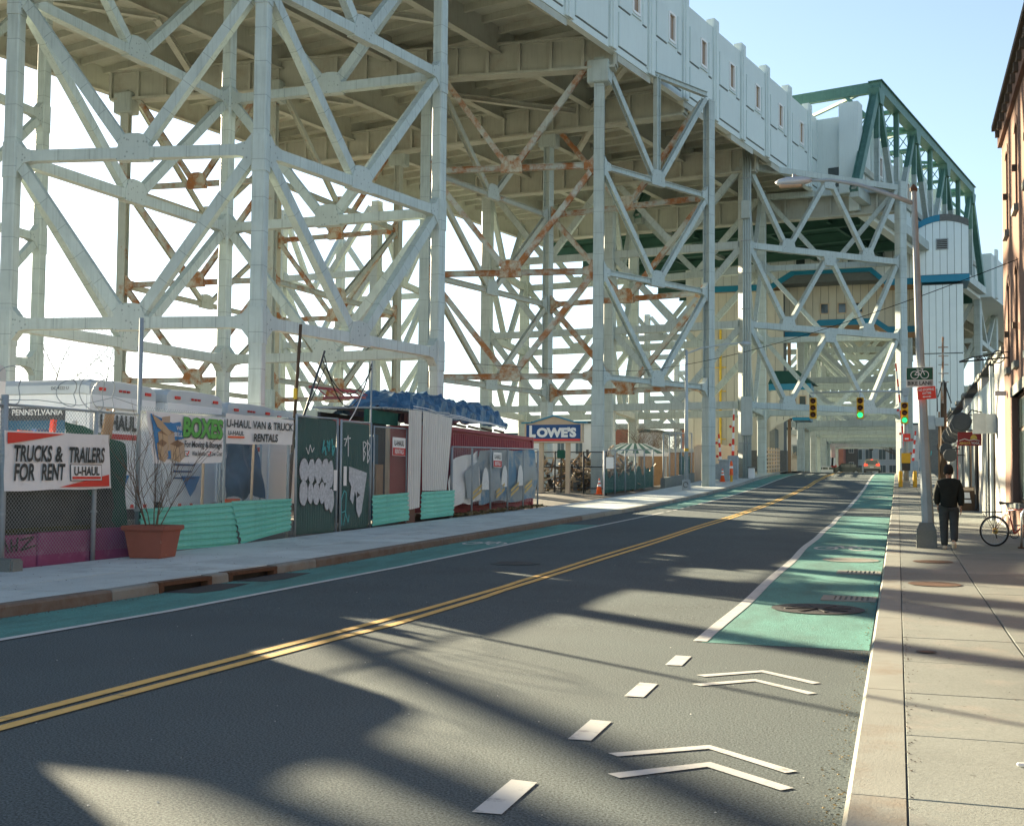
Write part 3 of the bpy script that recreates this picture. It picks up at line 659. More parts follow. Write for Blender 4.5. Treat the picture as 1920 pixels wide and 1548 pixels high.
for k in range(8): obj('pilaster', MB().extr([dk(92+6*k, 4.4, 24.3), dk(93+6*k, 4.4, 24.3), dk(93+6*k, 4.7, 24.3), dk(92+6*k, 4.7, 24.3)], (0, 0, 5.9)), 'wall_panel', wt2)
# ------------------------------------------------------------------ green bridge truss
tr = thing('truss_bridge', 'dark green steel truss bridge rising above the station wall', 'bridge', (0, 118, 24))
sN = lambda y: (y-62.4+3.0*.235)/math.cos(WA)
top_s = [sN(100.5), sN(113.2), sN(126), sN(139)]; bot_s = [sN(93.9), sN(106.8), sN(119.6), sN(132.5), sN(146)]; ZT, ZB, ZG = 34.6, 24.4, 30.3
for side, t_ in (('near', 4.0), ('far', -14.5)):
    P = lambda s, z: dk(s, t_, z)
    mb = MB().beam(P(top_s[0]-.3, ZT), P(top_s[-1]+.3, ZT), .85, .8); obj('top_chord', mb, 'green_steel', tr)
    obj('top_plate', MB().beam(P(top_s[0]-.5, ZT+.44), P(top_s[-1]+.5, ZT+.44), 1.15, .07), 'green_steel', tr)
    obj('bottom_chord', MB().beam(P(bot_s[0], ZB), P(bot_s[-1], ZB), .7, .8), 'paint', tr)
    seq = []
    for i in range(4): seq += [(bot_s[i], top_s[i]), (bot_s[i+1], top_s[i])]
    for k, (b, tt) in enumerate(seq):
        pb, pt = P(b, ZB), P(tt, ZT); f = (ZG-ZB)/(ZT-ZB); pm = lerp(pb, pt, f); endp = k in (0, 7)
        wd_ = .7 if endp else .52
        obj('diagonal', MB().beam(pm if not endp else pb, pt, wd_, wd_*.9, 'H', ref=wn), 'green_steel', tr)
        if not endp: obj('diagonal', MB().beam(pb, pm, wd_, wd_*.9, 'H', ref=wn), 'paint', tr)
    for s in top_s+[(a+b)/2 for a, b in zip(top_s, top_s[1:])]:
        obj('vertical_post', MB().beam(P(s, ZG), P(s, ZT), .42, .42, 'H', ref=wn), 'green_steel', tr); obj('vertical_post', MB().beam(P(s, ZB), P(s, ZG), .42, .42, 'H', ref=wn), 'paint', tr)
    for s in top_s: obj('gusset_plate', MB().extr([P(s-1.0, ZT-.3)-wn*.45, P(s+1.0, ZT-.3)-wn*.45, P(s+.45, ZT-1.5)-wn*.45, P(s-.45, ZT-1.5)-wn*.45], wn*.9), 'green_steel', tr)
for i, s in enumerate(top_s+[(a+b)/2 for a, b in zip(top_s, top_s[1:])]):
    big = i in (0, 3)
    for z in ((ZT, .9, ) if big else (ZT-.2, .3)), :
        obj('cross_strut', MB().beam(dk(s, 3.6, z[0]), dk(s, -14.1, z[0]), .45, z[1]), 'green_steel', tr)
    if not big: obj('cross_strut', MB().beam(dk(s, 3.6, ZT-1.9), dk(s, -14.1, ZT-1.9), .25, .22), 'green_steel', tr)
    mb = MB(); n = 16
    for k in range(n):
        t0, t1 = 3.6-17.7*k/n, 3.6-17.7*(k+1)/n; za, zb_ = (ZT-.3, ZT-1.9)
        mb.beam(dk(s-.03, t0, za), dk(s-.03, t1, zb_), .07, .07); mb.beam(dk(s+.05, t0, zb_), dk(s+.05, t1, za), .07, .07)
    if not big: obj('lattice', mb, 'green_steel', tr)
    else:
        for tt, sg in ((3.6, -1), (-14.1, 1)): obj('knee_brace', MB().beam(dk(s, tt+sg*2.2, ZT-.3), dk(s, tt, ZT-2.8), .3, .3), 'green_steel', tr)
for i in range(3):
    for a, b in ((3.6, -14.1), (-14.1, 3.6)): obj('top_lateral', MB().beam(dk(top_s[i], a, ZT), dk(top_s[i+1], b, ZT), .26, .26), 'green_steel', tr)
obj('bridge_floor', MB().extr([dk(sN(100), -27, 24.3), dk(sN(150), -27, 24.3), dk(sN(150), 2.7, 24.3), dk(sN(100), 2.7, 24.3)], (0, 0, .3)), 'green_dark', tr)
for k in range(9): obj('floor_beam', MB().beam(dk(sN(101)+k*6, -27, 23.8), dk(sN(101)+k*6, 2.5, 23.8), .4, .9, 'H'), 'green_dark', tr)
for k in range(5): obj('stringer', MB().beam(dk(sN(100), -24+k*6, 23.95), dk(sN(150), -24+k*6, 23.95), .3, .6, 'H'), 'green_dark', tr)
# ------------------------------------------------------------------ station house under the line
SH = 118.0
sh = thing('station_house', 'white panelled station house with blue bands spanning the street behind the portal tower', 'station building', (-6, SH, prof(SH)))
def panels(parent, x0, x1, z0f, z1f, y, m, wdt=.78, name='cladding_panel', dep=.12):
    """upright cladding panels side by side; z0f/z1f give the lower and upper edge at x"""
    n = max(1, round((x1-x0)/wdt)); d = (x1-x0)/n
    for k in range(n):
        a, b = x0+k*d+.018, x0+(k+1)*d-.018
        obj(name, MB().extr([(a, y, z0f(a)), (b, y, z0f(b)), (b, y, z1f(b)), (a, y, z1f(a))], (0, dep, 0)), m, parent)
def polyz(pts):
    def f(x):
        for (a, za), (b, zb) in zip(pts, pts[1:]):
            if x <= b: return za+(zb-za)*max(0, x-a)/(b-a)
        return pts[-1][1]
    return f
def band(parent, pts, y, h, m='band_blue', dep=.25):
    for (a, za), (b, zb) in zip(pts, pts[1:]):
        obj('blue_band', MB().extr([(a, y, za), (b, y, zb), (b, y, zb+h), (a, y, za+h)], (0, dep, 0)), m, parent)
core = obj('core_wall', MB().box(-20.4, 1.9, SH+.13, SH+2.5, 21.6, 25.6), 'joint', sh)
e1 = [(-20.5, 21.0), (-11.9, 21.0), (-9.6, 22.4), (-2.5, 22.4), (-1.0, 21.0), (1.95, 21.0)]
panels(sh, -20.4, 1.95, polyz([(p, z+.55) for p, z in e1]), lambda x: 25.35, SH, 'panel_white')
band(sh, e1, SH-.08, .6); band(sh, [(-20.5, 25.35), (-3.2, 25.35)], SH-.08, .6); band(sh, [(-1.6, 25.35), (1.95, 25.35)], SH-.08, .6)
obj('blue_band', MB().box(-3.19, -1.61, SH-.08, SH+.1, 25.36, 25.94), 'soffit', sh)
for (a, za), (b, zb) in zip(e1, e1[1:]): obj('soffit_board', MB().extr([(a, SH+.2, za+.02), (b, SH+.2, zb+.02), (b, SH+4.0, zb+.02), (a, SH+4.0, za+.02)], (0, 0, .12)), 'soffit', sh)
e2 = [(-12.0, 16.6), (-8.6, 16.6), (-7.5, 17.7), (-2.0, 17.7), (-.8, 16.8), (1.95, 16.8)]
panels(sh, -11.9, 1.95, polyz([(p, z+.55) for p, z in e2]), lambda x: min(22.3, polyz(e1)(x)), SH+3.2, 'panel_cream'); band(sh, e2, SH+3.1, .6)
obj('core_wall', MB().box(-11.9, 1.9, SH+3.35, SH+5, 18.0, 22.2), 'joint', sh)
for (a, za), (b, zb) in zip(e2, e2[1:]): obj('soffit_board', MB().extr([(a, SH+3.3, za+.02), (b, SH+3.3, zb+.02), (b, SH+8.0, zb+.02), (a, SH+8.0, za+.02)], (0, 0, .12)), 'soffit', sh)
for xc in (-6.9, -5.2, -3.6):
    wv = obj('window', MB().box(xc-.42, xc+.42, SH+3.10, SH+3.2, 18.85, 19.95), 'tan', sh); obj('pane', MB().box(xc-.33, xc+.33, SH+3.07, SH+3.10, 18.95, 19.85), 'glass', wv)
for xc in (-9.0, -4.1):
    wv = obj('window', MB().box(xc-.5, xc+.5, SH-.07, SH-.0, 23.1, 24.3), 'panel_white', sh); obj('pane', MB().box(xc-.42, xc+.42, SH-.1, SH-.07, 23.2, 24.2), 'glass', wv)
# left shaft down to the ground with granite foot
panels(sh, -20.4, -10.7, lambda x: 5.1, lambda x: 21.0, SH+.5, 'panel_cream'); obj('core_wall', MB().box(-20.3, -10.8, SH+.63, SH+5, 2.5, 21.0), 'joint', sh)
obj('granite_foot', MB().box(-20.7, -10.4, SH+.2, SH+5.2, 2.2, 5.1), 'granite', sh, bevel=.05)
for x, y_ in ((-16.9, SH-.6),):
    obj('yellow_pipe', MB().tube([(x, SH+.3, 2.6), (x, SH+.3, 17.5)], .12, 8), 'yellow', sh)
    for z in (6.2, 8.6, 11, 13.4, 15.8): obj('pipe_bracket', MB().box(x-.55, x+.55, SH+.27, SH+.45, z, z+.08), 'yellow', sh)
obj('wood_fender', MB().box(-10.1, -9.8, SH-2, SH-1.7, 2.7, 16.0), 'wood', sh)
# right shaft with curved top
rs = thing('stair_tower', 'white panelled stair tower with curved blue top beside the right pavement', 'stair tower', (4.2, SH-1, prof(SH)))
yq = SH-1.0
arc = lambda x: 26.05+.7*(1-((x-4.25)/2.35)**2)
panels(rs, 2.0, 6.45, lambda x: 21.65, arc, yq, 'panel_white', .62); obj('core_wall', MB().box(2.1, 6.4, yq+.14, yq+4.5, 21.1, 25.8), 'joint', rs)
xsn = [2.0+4.45*k/14 for k in range(15)]
for k, (a, b) in enumerate(zip(xsn, xsn[1:])): obj('blue_band', MB().extr([(a, yq-.1, arc(a)), (b, yq-.1, arc(b)), (b, yq-.1, arc(b)+.62), (a, yq-.1, arc(a)+.62)], (0, 4.6, 0)), 'band_blue' if k < 6 else 'granite', rs)
obj('blue_band', MB().box(1.9, 6.5, yq-.1, yq+4.6, 20.95, 21.6), 'band_blue', rs)
panels(rs, 2.3, 5.95, lambda x: 14.25, lambda x: 20.7, yq+.25, 'panel_white', .6); panels(rs, 2.3, 5.95, lambda x: 7.5, lambda x: 14.15, yq+.25, 'panel_white', .6)
obj('core_wall', MB().box(2.35, 5.9, yq+.38, yq+4.2, 3.0, 20.8), 'joint', rs); obj('granite_foot', MB().box(2.2, 6.1, yq+.1, yq+4.3, 2.4, 7.42), 'granite', rs, bevel=.04)
lv_ = obj('louvre', MB().box(3.55, 4.65, yq-.1, yq, 24.0, 25.05), 'galv_dull', rs)
for k in range(5): obj('slat', MB().box(3.65, 4.55, yq-.14, yq-.1, 24.1+k*.18, 24.2+k*.18), 'iron_dark', lv_)
mb = MB()
for a, b in (((2.35, 4.4), (2.5, 5.4)), ((2.6, 4.3), (2.62, 5.5)), ((2.8, 4.4), (2.75, 5.3)), ((2.95, 4.6), (3.0, 5.0)), ((2.4, 4.9), (2.9, 4.5))): mb.beam((a[0], yq+.085, a[1]), (b[0], yq+.085, b[1]), .08, .02, ref=(0, 1, 0))
obj('graffiti', mb, 'graf_teal', rs)
# bridge keeper's cabin over the left side of the street
bk = thing('bridge_cabin', 'small cream cabin with dark green hipped roof beside the portal tower', 'cabin', (-9.3, 112, 3))
cx, cy = -9.35, 112.0
mb = MB(); mb.add([(cx-2.0, cy-2, 11.0), (cx+1.9, cy-2, 11.0), (cx+2.3, cy+2, 11.0), (cx-2.0, cy+2, 11.0), (cx-1.6, cy-.6, 12.3), (cx+.6, cy-.6, 12.3), (cx+.6, cy+.6, 12.3), (cx-1.6, cy+.6, 12.3)], [(0, 1, 5, 4), (1, 2, 6, 5), (2, 3, 7, 6), (3, 0, 4, 7), (4, 5, 6, 7), (3, 2, 1, 0)])
obj('roof', mb, 'green_dark', bk); obj('blue_band', MB().box(cx-1.95, cx+1.85, cy-1.95, cy+1.9, 10.4, 10.98), 'band_blue', bk)
panels(bk, cx-1.8, cx+1.7, lambda x: 7.9+max(0, (cx+.2-x))*-.55, lambda x: 10.4, cy-1.8, 'panel_cream', .6); obj('core_wall', MB().box(cx-1.75, cx+1.65, cy-1.66, cy+1.8, 7.9, 10.4), 'joint', bk)
for xc in (cx+.2, cx+1.1):
    wv = obj('window', MB().box(xc-.34, xc+.34, cy-1.9, cy-1.81, 8.5, 9.9), 'tan', bk); obj('pane', MB().box(xc-.27, xc+.27, cy-1.93, cy-1.9, 8.6, 9.8), 'glass', wv)
obj('floor_trim', MB().box(cx+.2, cx+1.75, cy-1.95, cy+1.8, 7.6, 7.88), 'band_blue', bk)
obj('support', MB().extr([(cx-1.9, cy-1.7, 6.6), (cx-1.9, cy-1.7, 3), (cx-1.4, cy-1.7, 3), (cx-1.4, cy-1.7, 6.9)], (0, 3.4, 0)), 'concrete', bk)
# ------------------------------------------------------------------ fence and yard on the left pavement
FX = -13.05
def wire_mesh(parent, P0, P1, z0, z1, pitch=.072, w_=.0055, m='wire', nrm=None):
    """woven chain link: two families of crossing wires between ground points P0 and P1"""
    P0, P1 = Vector((*P0, 0)), Vector((*P1, 0)); d = (P1-P0); L = d.length; d.normalize(); n = Vector((d.y, -d.x, 0)); H = z1-z0
    mb = MB()
    for sg, off in ((1, .0), (-1, .004)):
        k = -H
        while k < L+H:
            a, b = (k, 0.), (k+sg*H, H)
            # clip to 0..L
            (x0, q0), (x1, q1) = a, b
            if sg > 0:
                if x0 < 0: q0 += -x0; x0 = 0
                if x1 > L: q1 -= x1-L; x1 = L
            else:
                if x0 > L: q0 += x0-L; x0 = L
                if x1 < 0: q1 -= -x1; x1 = 0
            if q1-q0 > .03:
                pa, pb = P0+d*x0+V3(0, 0, z0+q0)+n*off, P0+d*x1+V3(0, 0, z0+q1)+n*off
                t_ = (pb-pa).normalized().cross(n)*w_/2
                mb.add([pa-t_, pa+t_, pb+t_, pb-t_], [(0, 1, 2, 3)])
            k += pitch
    return stuff(obj('wire_mesh', mb, m, parent, fix=False))
def pipe(parent, a, b, r, m='galv', name='post', n=8): return obj(name, MB().tube([a, b], r, n), m, parent, smooth=True)
fz = lambda y: prof(y)+KH
f1 = thing('chain_link_fence', 'tall galvanised chain link fence carrying the rental banners', 'fence', (FX, 18, fz(18)))
for y, h, r in ((12.3, 2.72, .045), (14.68, 2.85, .055), (16.85, 2.72, .04), (18.05, 4.5, .04), (20.9, 2.8, .032), (23.55, 3.0, .032)): pipe(f1, (FX, y, fz(y)-.1), (FX, y, h), r)
for a, b, za, zb in ((9.5, 14.68, 2.64, 2.68), (14.68, 18.05, 2.70, 2.74), (18.05, 23.75, 2.80, 2.98)): pipe(f1, (FX, a, za), (FX, b, zb), .024, 'galv', 'top_rail')
wire_mesh(f1, (FX+.03, 9.5), (FX+.03, 18.05), .35, 2.72); wire_mesh(f1, (FX+.03, 18.05), (FX+.03, 23.75), .4, 2.9)
for y in (14.68, 16.85, 18.05):
    for z in (1.0, 1.9): obj('tie_band', MB().lathe((FX, y, z), (0, 0, 1), [(.06, 0), (.06, .035)], 10), 'galv', f1)
# shade cloth behind the fence
for a, b, z0, z1, lab in ((9.5, 14.7, .7, 1.6, 'dark shade cloth behind the chain link below the red cornered banner'),):
    pass
sc = thing('shade_cloth', 'sagging dark grey shade cloth hung behind the chain link fence', 'cloth', (FX-.06, 16, .5))
def sheet(name, pts, X, m, parent, nu=14, nv=8, amp=.02, seed=0, dropf=None, solid=True):
    """hanging sheet in the plane x=X through corners TL,TR,BR,BL given as (y,z)"""
    rnd = random.Random(seed); ph = [rnd.uniform(0, 6) for _ in range(6)]
    TL, TR, BR, BL = [Vector((0, *p)) for p in pts]; mb = MB(); vs = []
    for j in range(nv+1):
        for i in range(nu+1):
            a, b = i/nu, j/nv; p = (TL*(1-a)+TR*a)*(1-b)+(BL*(1-a)+BR*a)*b
            d = amp*(math.sin(a*9+ph[0]+b*2)+.7*math.sin(a*17+ph[1]-b*5)+.6*math.sin(b*8+ph[2]+a*3)+.4*math.sin(a*31+b*11+ph[3]))
            edge = amp*1.2*math.sin(a*11+ph[4])*(1 if j == nv else .4 if j == 0 else 0)
            vs.append((X+d, p.y, p.z+edge))
    return obj(name, mb.add(vs, [(j*(nu+1)+i, j*(nu+1)+i+1, (j+1)*(nu+1)+i+1, (j+1)*(nu+1)+i) for j in range(nv) for i in range(nu)]), m, parent, smooth=True)
sheet('cloth', [(9.5, 2.0), (17.3, 1.75), (17.9, .55), (9.5, .5)], FX-.12, 'screen_grey', sc, 30, 8, .035, 3)
sheet('cloth', [(16.4, 2.55), (17.9, 2.2), (18.0, .5), (16.4, .5)], FX-.2, 'screen_green', sc, 12, 8, .04, 5)
lw = thing('low_wall', 'low faded purple concrete wall with moss under the fence', 'wall', (FX-.35, 15, fz(15)))
for k, (a, b) in enumerate(((9.5, 13.9), (13.92, 15.6), (15.62, 16.9), (16.92, 18.0))): obj('wall_block', MB().box(FX-.32, FX-.12+.01*k, a, b, .0, .66+.02*k), 'purple', lw, bevel=.01)
obj('moss_cap', MB().extr([(FX-.33, 9.5, .69), (FX-.1, 9.5, .67), (FX-.1, 17.2, .73), (FX-.33, 17.2, .76)], (0, 0, .06)), 'moss', lw)
mb = MB(); 
for a, b in (((14.75, .45), (14.85, .62)), ((14.85, .62), (14.95, .42)), ((15.0, .62), (15.02, .42)), ((15.02, .5), (15.14, .52)), ((15.14, .64), (15.12, .42)), ((15.2, .6), (15.5, .64)), ((15.5, .64), (15.22, .44)), ((15.22, .44), (15.55, .5))):
    mb.beam((FX-.085, *a), (FX-.085, *b), .03, .01, ref=(1, 0, 0))
obj('graffiti', mb, 'ink', lw)
st_ = tag(obj('stone_block', MB().box(-13.0, -12.55, 14.35, 14.62, .12, .36), 'concrete', bevel=.03), 'small concrete block at the foot of the leftmost fence post', 'block')
# ---- banners
def banner(label, pts, X, m, seed, amp=.012, nu=22):
    t = thing('banner', label, 'banner', (X, (pts[0][0]+pts[1][0])/2, min(pts[2][1], pts[3][1])))
    sheet('sheet', pts, X, m, t, nu, 9, amp, seed)
    TL, TR, BR, BL = [Vector((X, *p)) for p in pts]
    def bp(a, b): return (TL*(1-a)+TR*a)*(1-b)+(BL*(1-a)+BR*a)*b
    return t, bp
YD, UD = (0, 1, 0), (0, 0, 1)
def ftext(t, bp, s, a0, a1, b, h, m, shear=0, bold=.02, name='lettering'):
    p = bp(a0, b); q = bp(a1, b); return text(name, s, p, q-p, UD, h, m, t, width=(q-p).length, shear=shear, bold=bold, off=.024)
def patch(t, bp, pts, m, name='printed_field', off=.02): 
    return obj(name, MB().extr([bp(a, b)+V3(off-.002, 0, 0) for a, b in pts], (.002, 0, 0)), m, t)
t, bp = banner('white banner with red corners reading trucks and trailers for rent', [(14.57, 2.30), (17.08, 2.33), (17.16, 1.41), (14.61, 1.37)], FX+.10, 'banner_white', 11, .006)
patch(t, bp, [(.02, .03), (.54, .02), (.3, .12), (.02, .22)], 'red'); patch(t, bp, [(.48, .955), (.70, .86), (.975, .74), (.975, .955)], 'red')
ftext(t, bp, 'TRUCKS', .07, .41, .50, .24, 'ink', .12, .03); ftext(t, bp, '&', .44, .51, .50, .24, 'ink', .1, .03); ftext(t, bp, 'TRAILERS', .57, .93, .51, .24, 'ink', .12, .03)
ftext(t, bp, 'FOR', .07, .25, .82, .25, 'ink', .12, .03); ftext(t, bp, 'RENT', .31, .53, .82, .25, 'ink', .12, .03)
patch(t, bp, [(.585, .55), (.90, .555), (.90, .85), (.585, .845)], 'black', off=.021); patch(t, bp, [(.59, .56), (.895, .565), (.895, .84), (.59, .835)], 'banner_white', off=.0235)
ftext(t, bp, 'U-HAUL', .615, .87, .745, .135, 'ink', 0, .035).location.x += .006; patch(t, bp, [(.60, .77), (.885, .775), (.885, .82), (.60, .815)], 'red', off=.027)
t, bp = banner('white banner with green lettering advertising boxes hung on the fence', [(18.08, 2.82), (20.66, 2.81), (20.64, 1.92), (18.32, 1.87)], FX+.12, 'banner_white', 23, .007)
ftext(t, bp, 'BOXES', .425, .985, .445, .34, 'ink', .05, .07); o_ = ftext(t, bp, 'BOXES', .415, .975, .435, .34, 'green_ink', .05, .05); o_.location.x += .006
ftext(t, bp, 'For Moving & Storage', .43, .97, .665, .115, 'ink', .05, .025)
ftext(t, bp, 'Wide Selection', .53, .73, .84, .085, 'ink', .1, .02); ftext(t, bp, 'Low Cost', .80, .98, .84, .085, 'ink', .1, .02)
for a in (.43, .745):
    patch(t, bp, [(a, .75), (a+.06, .75), (a+.06, .86), (a, .86)], 'ink', off=.0205); patch(t, bp, [(a+.006, .763), (a+.054, .763), (a+.054, .847), (a+.006, .847)], 'banner_white', off=.0225)
    patch(t, bp, [(a+.01, .79), (a+.022, .79), (a+.03, .82), (a+.058, .745), (a+.068, .75), (a+.034, .85)], 'red', off=.025)
patch(t, bp, [(.04, .05), (.30, .2), (.40, .16), (.43, .5), (.30, .55), (.31, .9), (.06, .93), (.05, .5)], 'sky_blue_ink', off=.018)
for q, (a, b, s_) in enumerate(((.10, .40, .22), (.24, .62, .20), (.07, .62, .14))):
    patch(t, bp, [(a, b), (a+s_*.55, b+.06), (a+s_*.55, b+.36), (a, b+.30)], 'cardboard', 'printed_box', off=.0205+.001*q); patch(t, bp, [(a+s_*.55, b+.06), (a+s_*.95, b-.02), (a+s_*.95, b+.25), (a+s_*.55, b+.36)], 'tan', 'printed_box', off=.0205+.001*q)
    patch(t, bp, [(a, b), (a+s_*.5, b-.09), (a+s_*.95, b-.02), (a+s_*.55, b+.06)], 'wood', 'printed_box', off=.0205+.001*q)
patch(t, bp, [(.05, .06), (.16, .18), (.27, .40), (.22, .46), (.10, .30)], 'cardboard', 'printed_box', off=.027); patch(t, bp, [(.17, .10), (.27, .06), (.26, .2), (.16, .2)], 'tan', 'printed_box', off=.027)
ftext(t, bp, 'WE', .335, .405, .33, .075, 'white', .05, .02).location.x += .004; ftext(t, bp, 'SELL', .30, .41, .46, .075, 'white', .05, .02).location.x += .004
t, bp = banner('narrow weathered banner reading van and truck rentals above the yard fence', [(20.78, 2.93), (23.61, 2.94), (23.55, 2.39), (20.8, 2.31)], FX+.09, 'banner_white', 31, .006)
ftext(t, bp, 'U-HAUL VAN & TRUCK', .0, .985, .44, .155, 'ink', .05, .02); ftext(t, bp, 'RENTALS', .38, .75, .90, .16, 'ink', .1, .03)
ftext(t, bp, 'U-HAUL', .02, .24, .70, .085, 'ink', .05, .02); patch(t, bp, [(.02, .74), (.25, .74), (.25, .80), (.02, .80)], 'orange')
# ---- teal corrugated panels
def corrugated(name, label, yz, X, m, along='z', per=.125, amp=.028, cat='panel', tear=None, parent=None, back=.004):
    """ribbed sheet; yz = TL,TR,BR,BL corners"""
    TL, TR, BR, BL = [Vector((X, *p)) for p in yz]; mb = MB(); vs = []
    Hh = max(.2, ((TL-BL).length+(TR-BR).length)/2); Ww = max(.2, ((TL-TR).length+(BL-BR).length)/2)
    prof_ = []; n = max(2, round((Hh if along == 'z' else Ww)/per))
    for k in range(n):
        for f, d in ((.0, 0), (.5, 0), (.62, 1), (.88, 1)): prof_.append(((k+f)/n, d*amp))
    prof_.append((1, 0)); other = [i/8 for i in range(9)]
    for tpar, d in prof_:
        for o_ in other:
            a, b = (o_, tpar) if along == 'z' else (tpar, o_)
            p = (TL*(1-a)+TR*a)*(1-b)+(BL*(1-a)+BR*a)*b
            w_ = .012*math.sin(a*5+b*3+yz[0][0])
            vs.append(p-V3(d+w_, 0, 0))
    m_ = len(other)
    mb.add(vs, [(i*m_+j, i*m_+j+1, (i+1)*m_+j+1, (i+1)*m_+j) for i in range(len(prof_)-1) for j in range(m_-1)])
    o = obj(name, mb, m, parent)
    sm = o.modifiers.new('thick', 'SOLIDIFY'); sm.thickness = back; sm.offset = -1
    if parent is None: tag(o, label, cat); rebase(o)
    return o
corrugated('corrugated_panel', 'long teal corrugated metal sheet behind the terracotta planter', [(17.97, 1.04), (21.05, 1.13), (21.3, .24), (17.97, .27)], FX+.14, 'teal_panel')
corrugated('corrugated_panel', 'bent teal corrugated metal sheet with torn lower corner beside the gate', [(20.95, 1.15), (23.45, 1.18), (23.42, .48), (21.35, .27)], FX+.17, 'teal_panel')
corrugated('corrugated_panel', 'teal corrugated metal sheet below the small rental sign', [(27.8, 1.22), (30.18, 1.29), (30.2, .52), (27.82, .43)], FX+.12, 'teal_panel')
corrugated('corrugated_panel', 'short teal corrugated metal sheet right of the white ribbed panel', [(31.1, 1.30), (33.7, 1.35), (33.7, .58), (31.1, .52)], FX+.12, 'teal_panel')
# ---- planter
pl = thing('planter', 'square terracotta planter with bare shrub on the pavement', 'planter', (-12.42, 17.65, fz(17.6)))
a_, b_ = .29, .355; z0 = fz(17.6); c = V3(-12.42, 17.65, 0)
mb = MB(); q = R(8)
def rq(x, y, z): return c+V3(x*math.cos(q)-y*math.sin(q), x*math.sin(q)+y*math.cos(q), z)
lev = [(a_, z0), (b_, z0+.47), (b_+.045, z0+.48), (b_+.045, z0+.56), (b_-.03, z0+.56), (b_-.05, z0+.47)]
vs = [rq(sx_*s, sy_*s, z) for s, z in lev for sx_, sy_ in ((-1, -1), (1, -1), (1, 1), (-1, 1))]
mb.add(vs, [(i*4+k, i*4+(k+1) % 4, i*4+4+(k+1) % 4, i*4+4+k) for i in range(len(lev)-1) for k in range(4)]+[(20, 21, 22, 23), (3, 2, 1, 0)])
obj('pot', mb, 'terracotta', pl, bevel=.012); obj('soil', MB().box(-12.70, -12.14, 17.37, 17.93, z0+.44, z0+.50), 'bark', pl)
def twigs(parent, base, n, h, spread, r=.012, seed=1, m='twig', name='bare_shrub'):
    rnd = random.Random(seed); mb = MB()
    def grow(p, d, L, rr, dep):
        pts = [p]; q_ = p.copy()
        for k in range(4):
            d = (d+V3(rnd.uniform(-.18, .18), rnd.uniform(-.18, .18), rnd.uniform(-.02, .16))).normalized(); q_ = q_+d*L/4; pts.append(q_.copy())
            if dep > 0 and rnd.random() < .8: grow(q_.copy(), (d+V3(rnd.uniform(-.8, .8), rnd.uniform(-.8, .8), rnd.uniform(-.1, .5))).normalized(), L*.55, rr*.6, dep-1)
        mb.tube(pts, [rr, rr*.85, rr*.7, rr*.55, rr*.3], 4, cap=False)
    for k in range(n):
        a = rnd.uniform(0, 6.28); grow(Vector(base)+V3(math.cos(a)*.1, math.sin(a)*.1, 0), V3(math.cos(a)*spread, math.sin(a)*spread, 1).normalized(), h*rnd.uniform(.7, 1), r, 2)
    return obj(name, mb, m, parent)
twigs(pl, (-12.42, 17.65, z0+.48), 9, 1.35, .3, .011, 4)
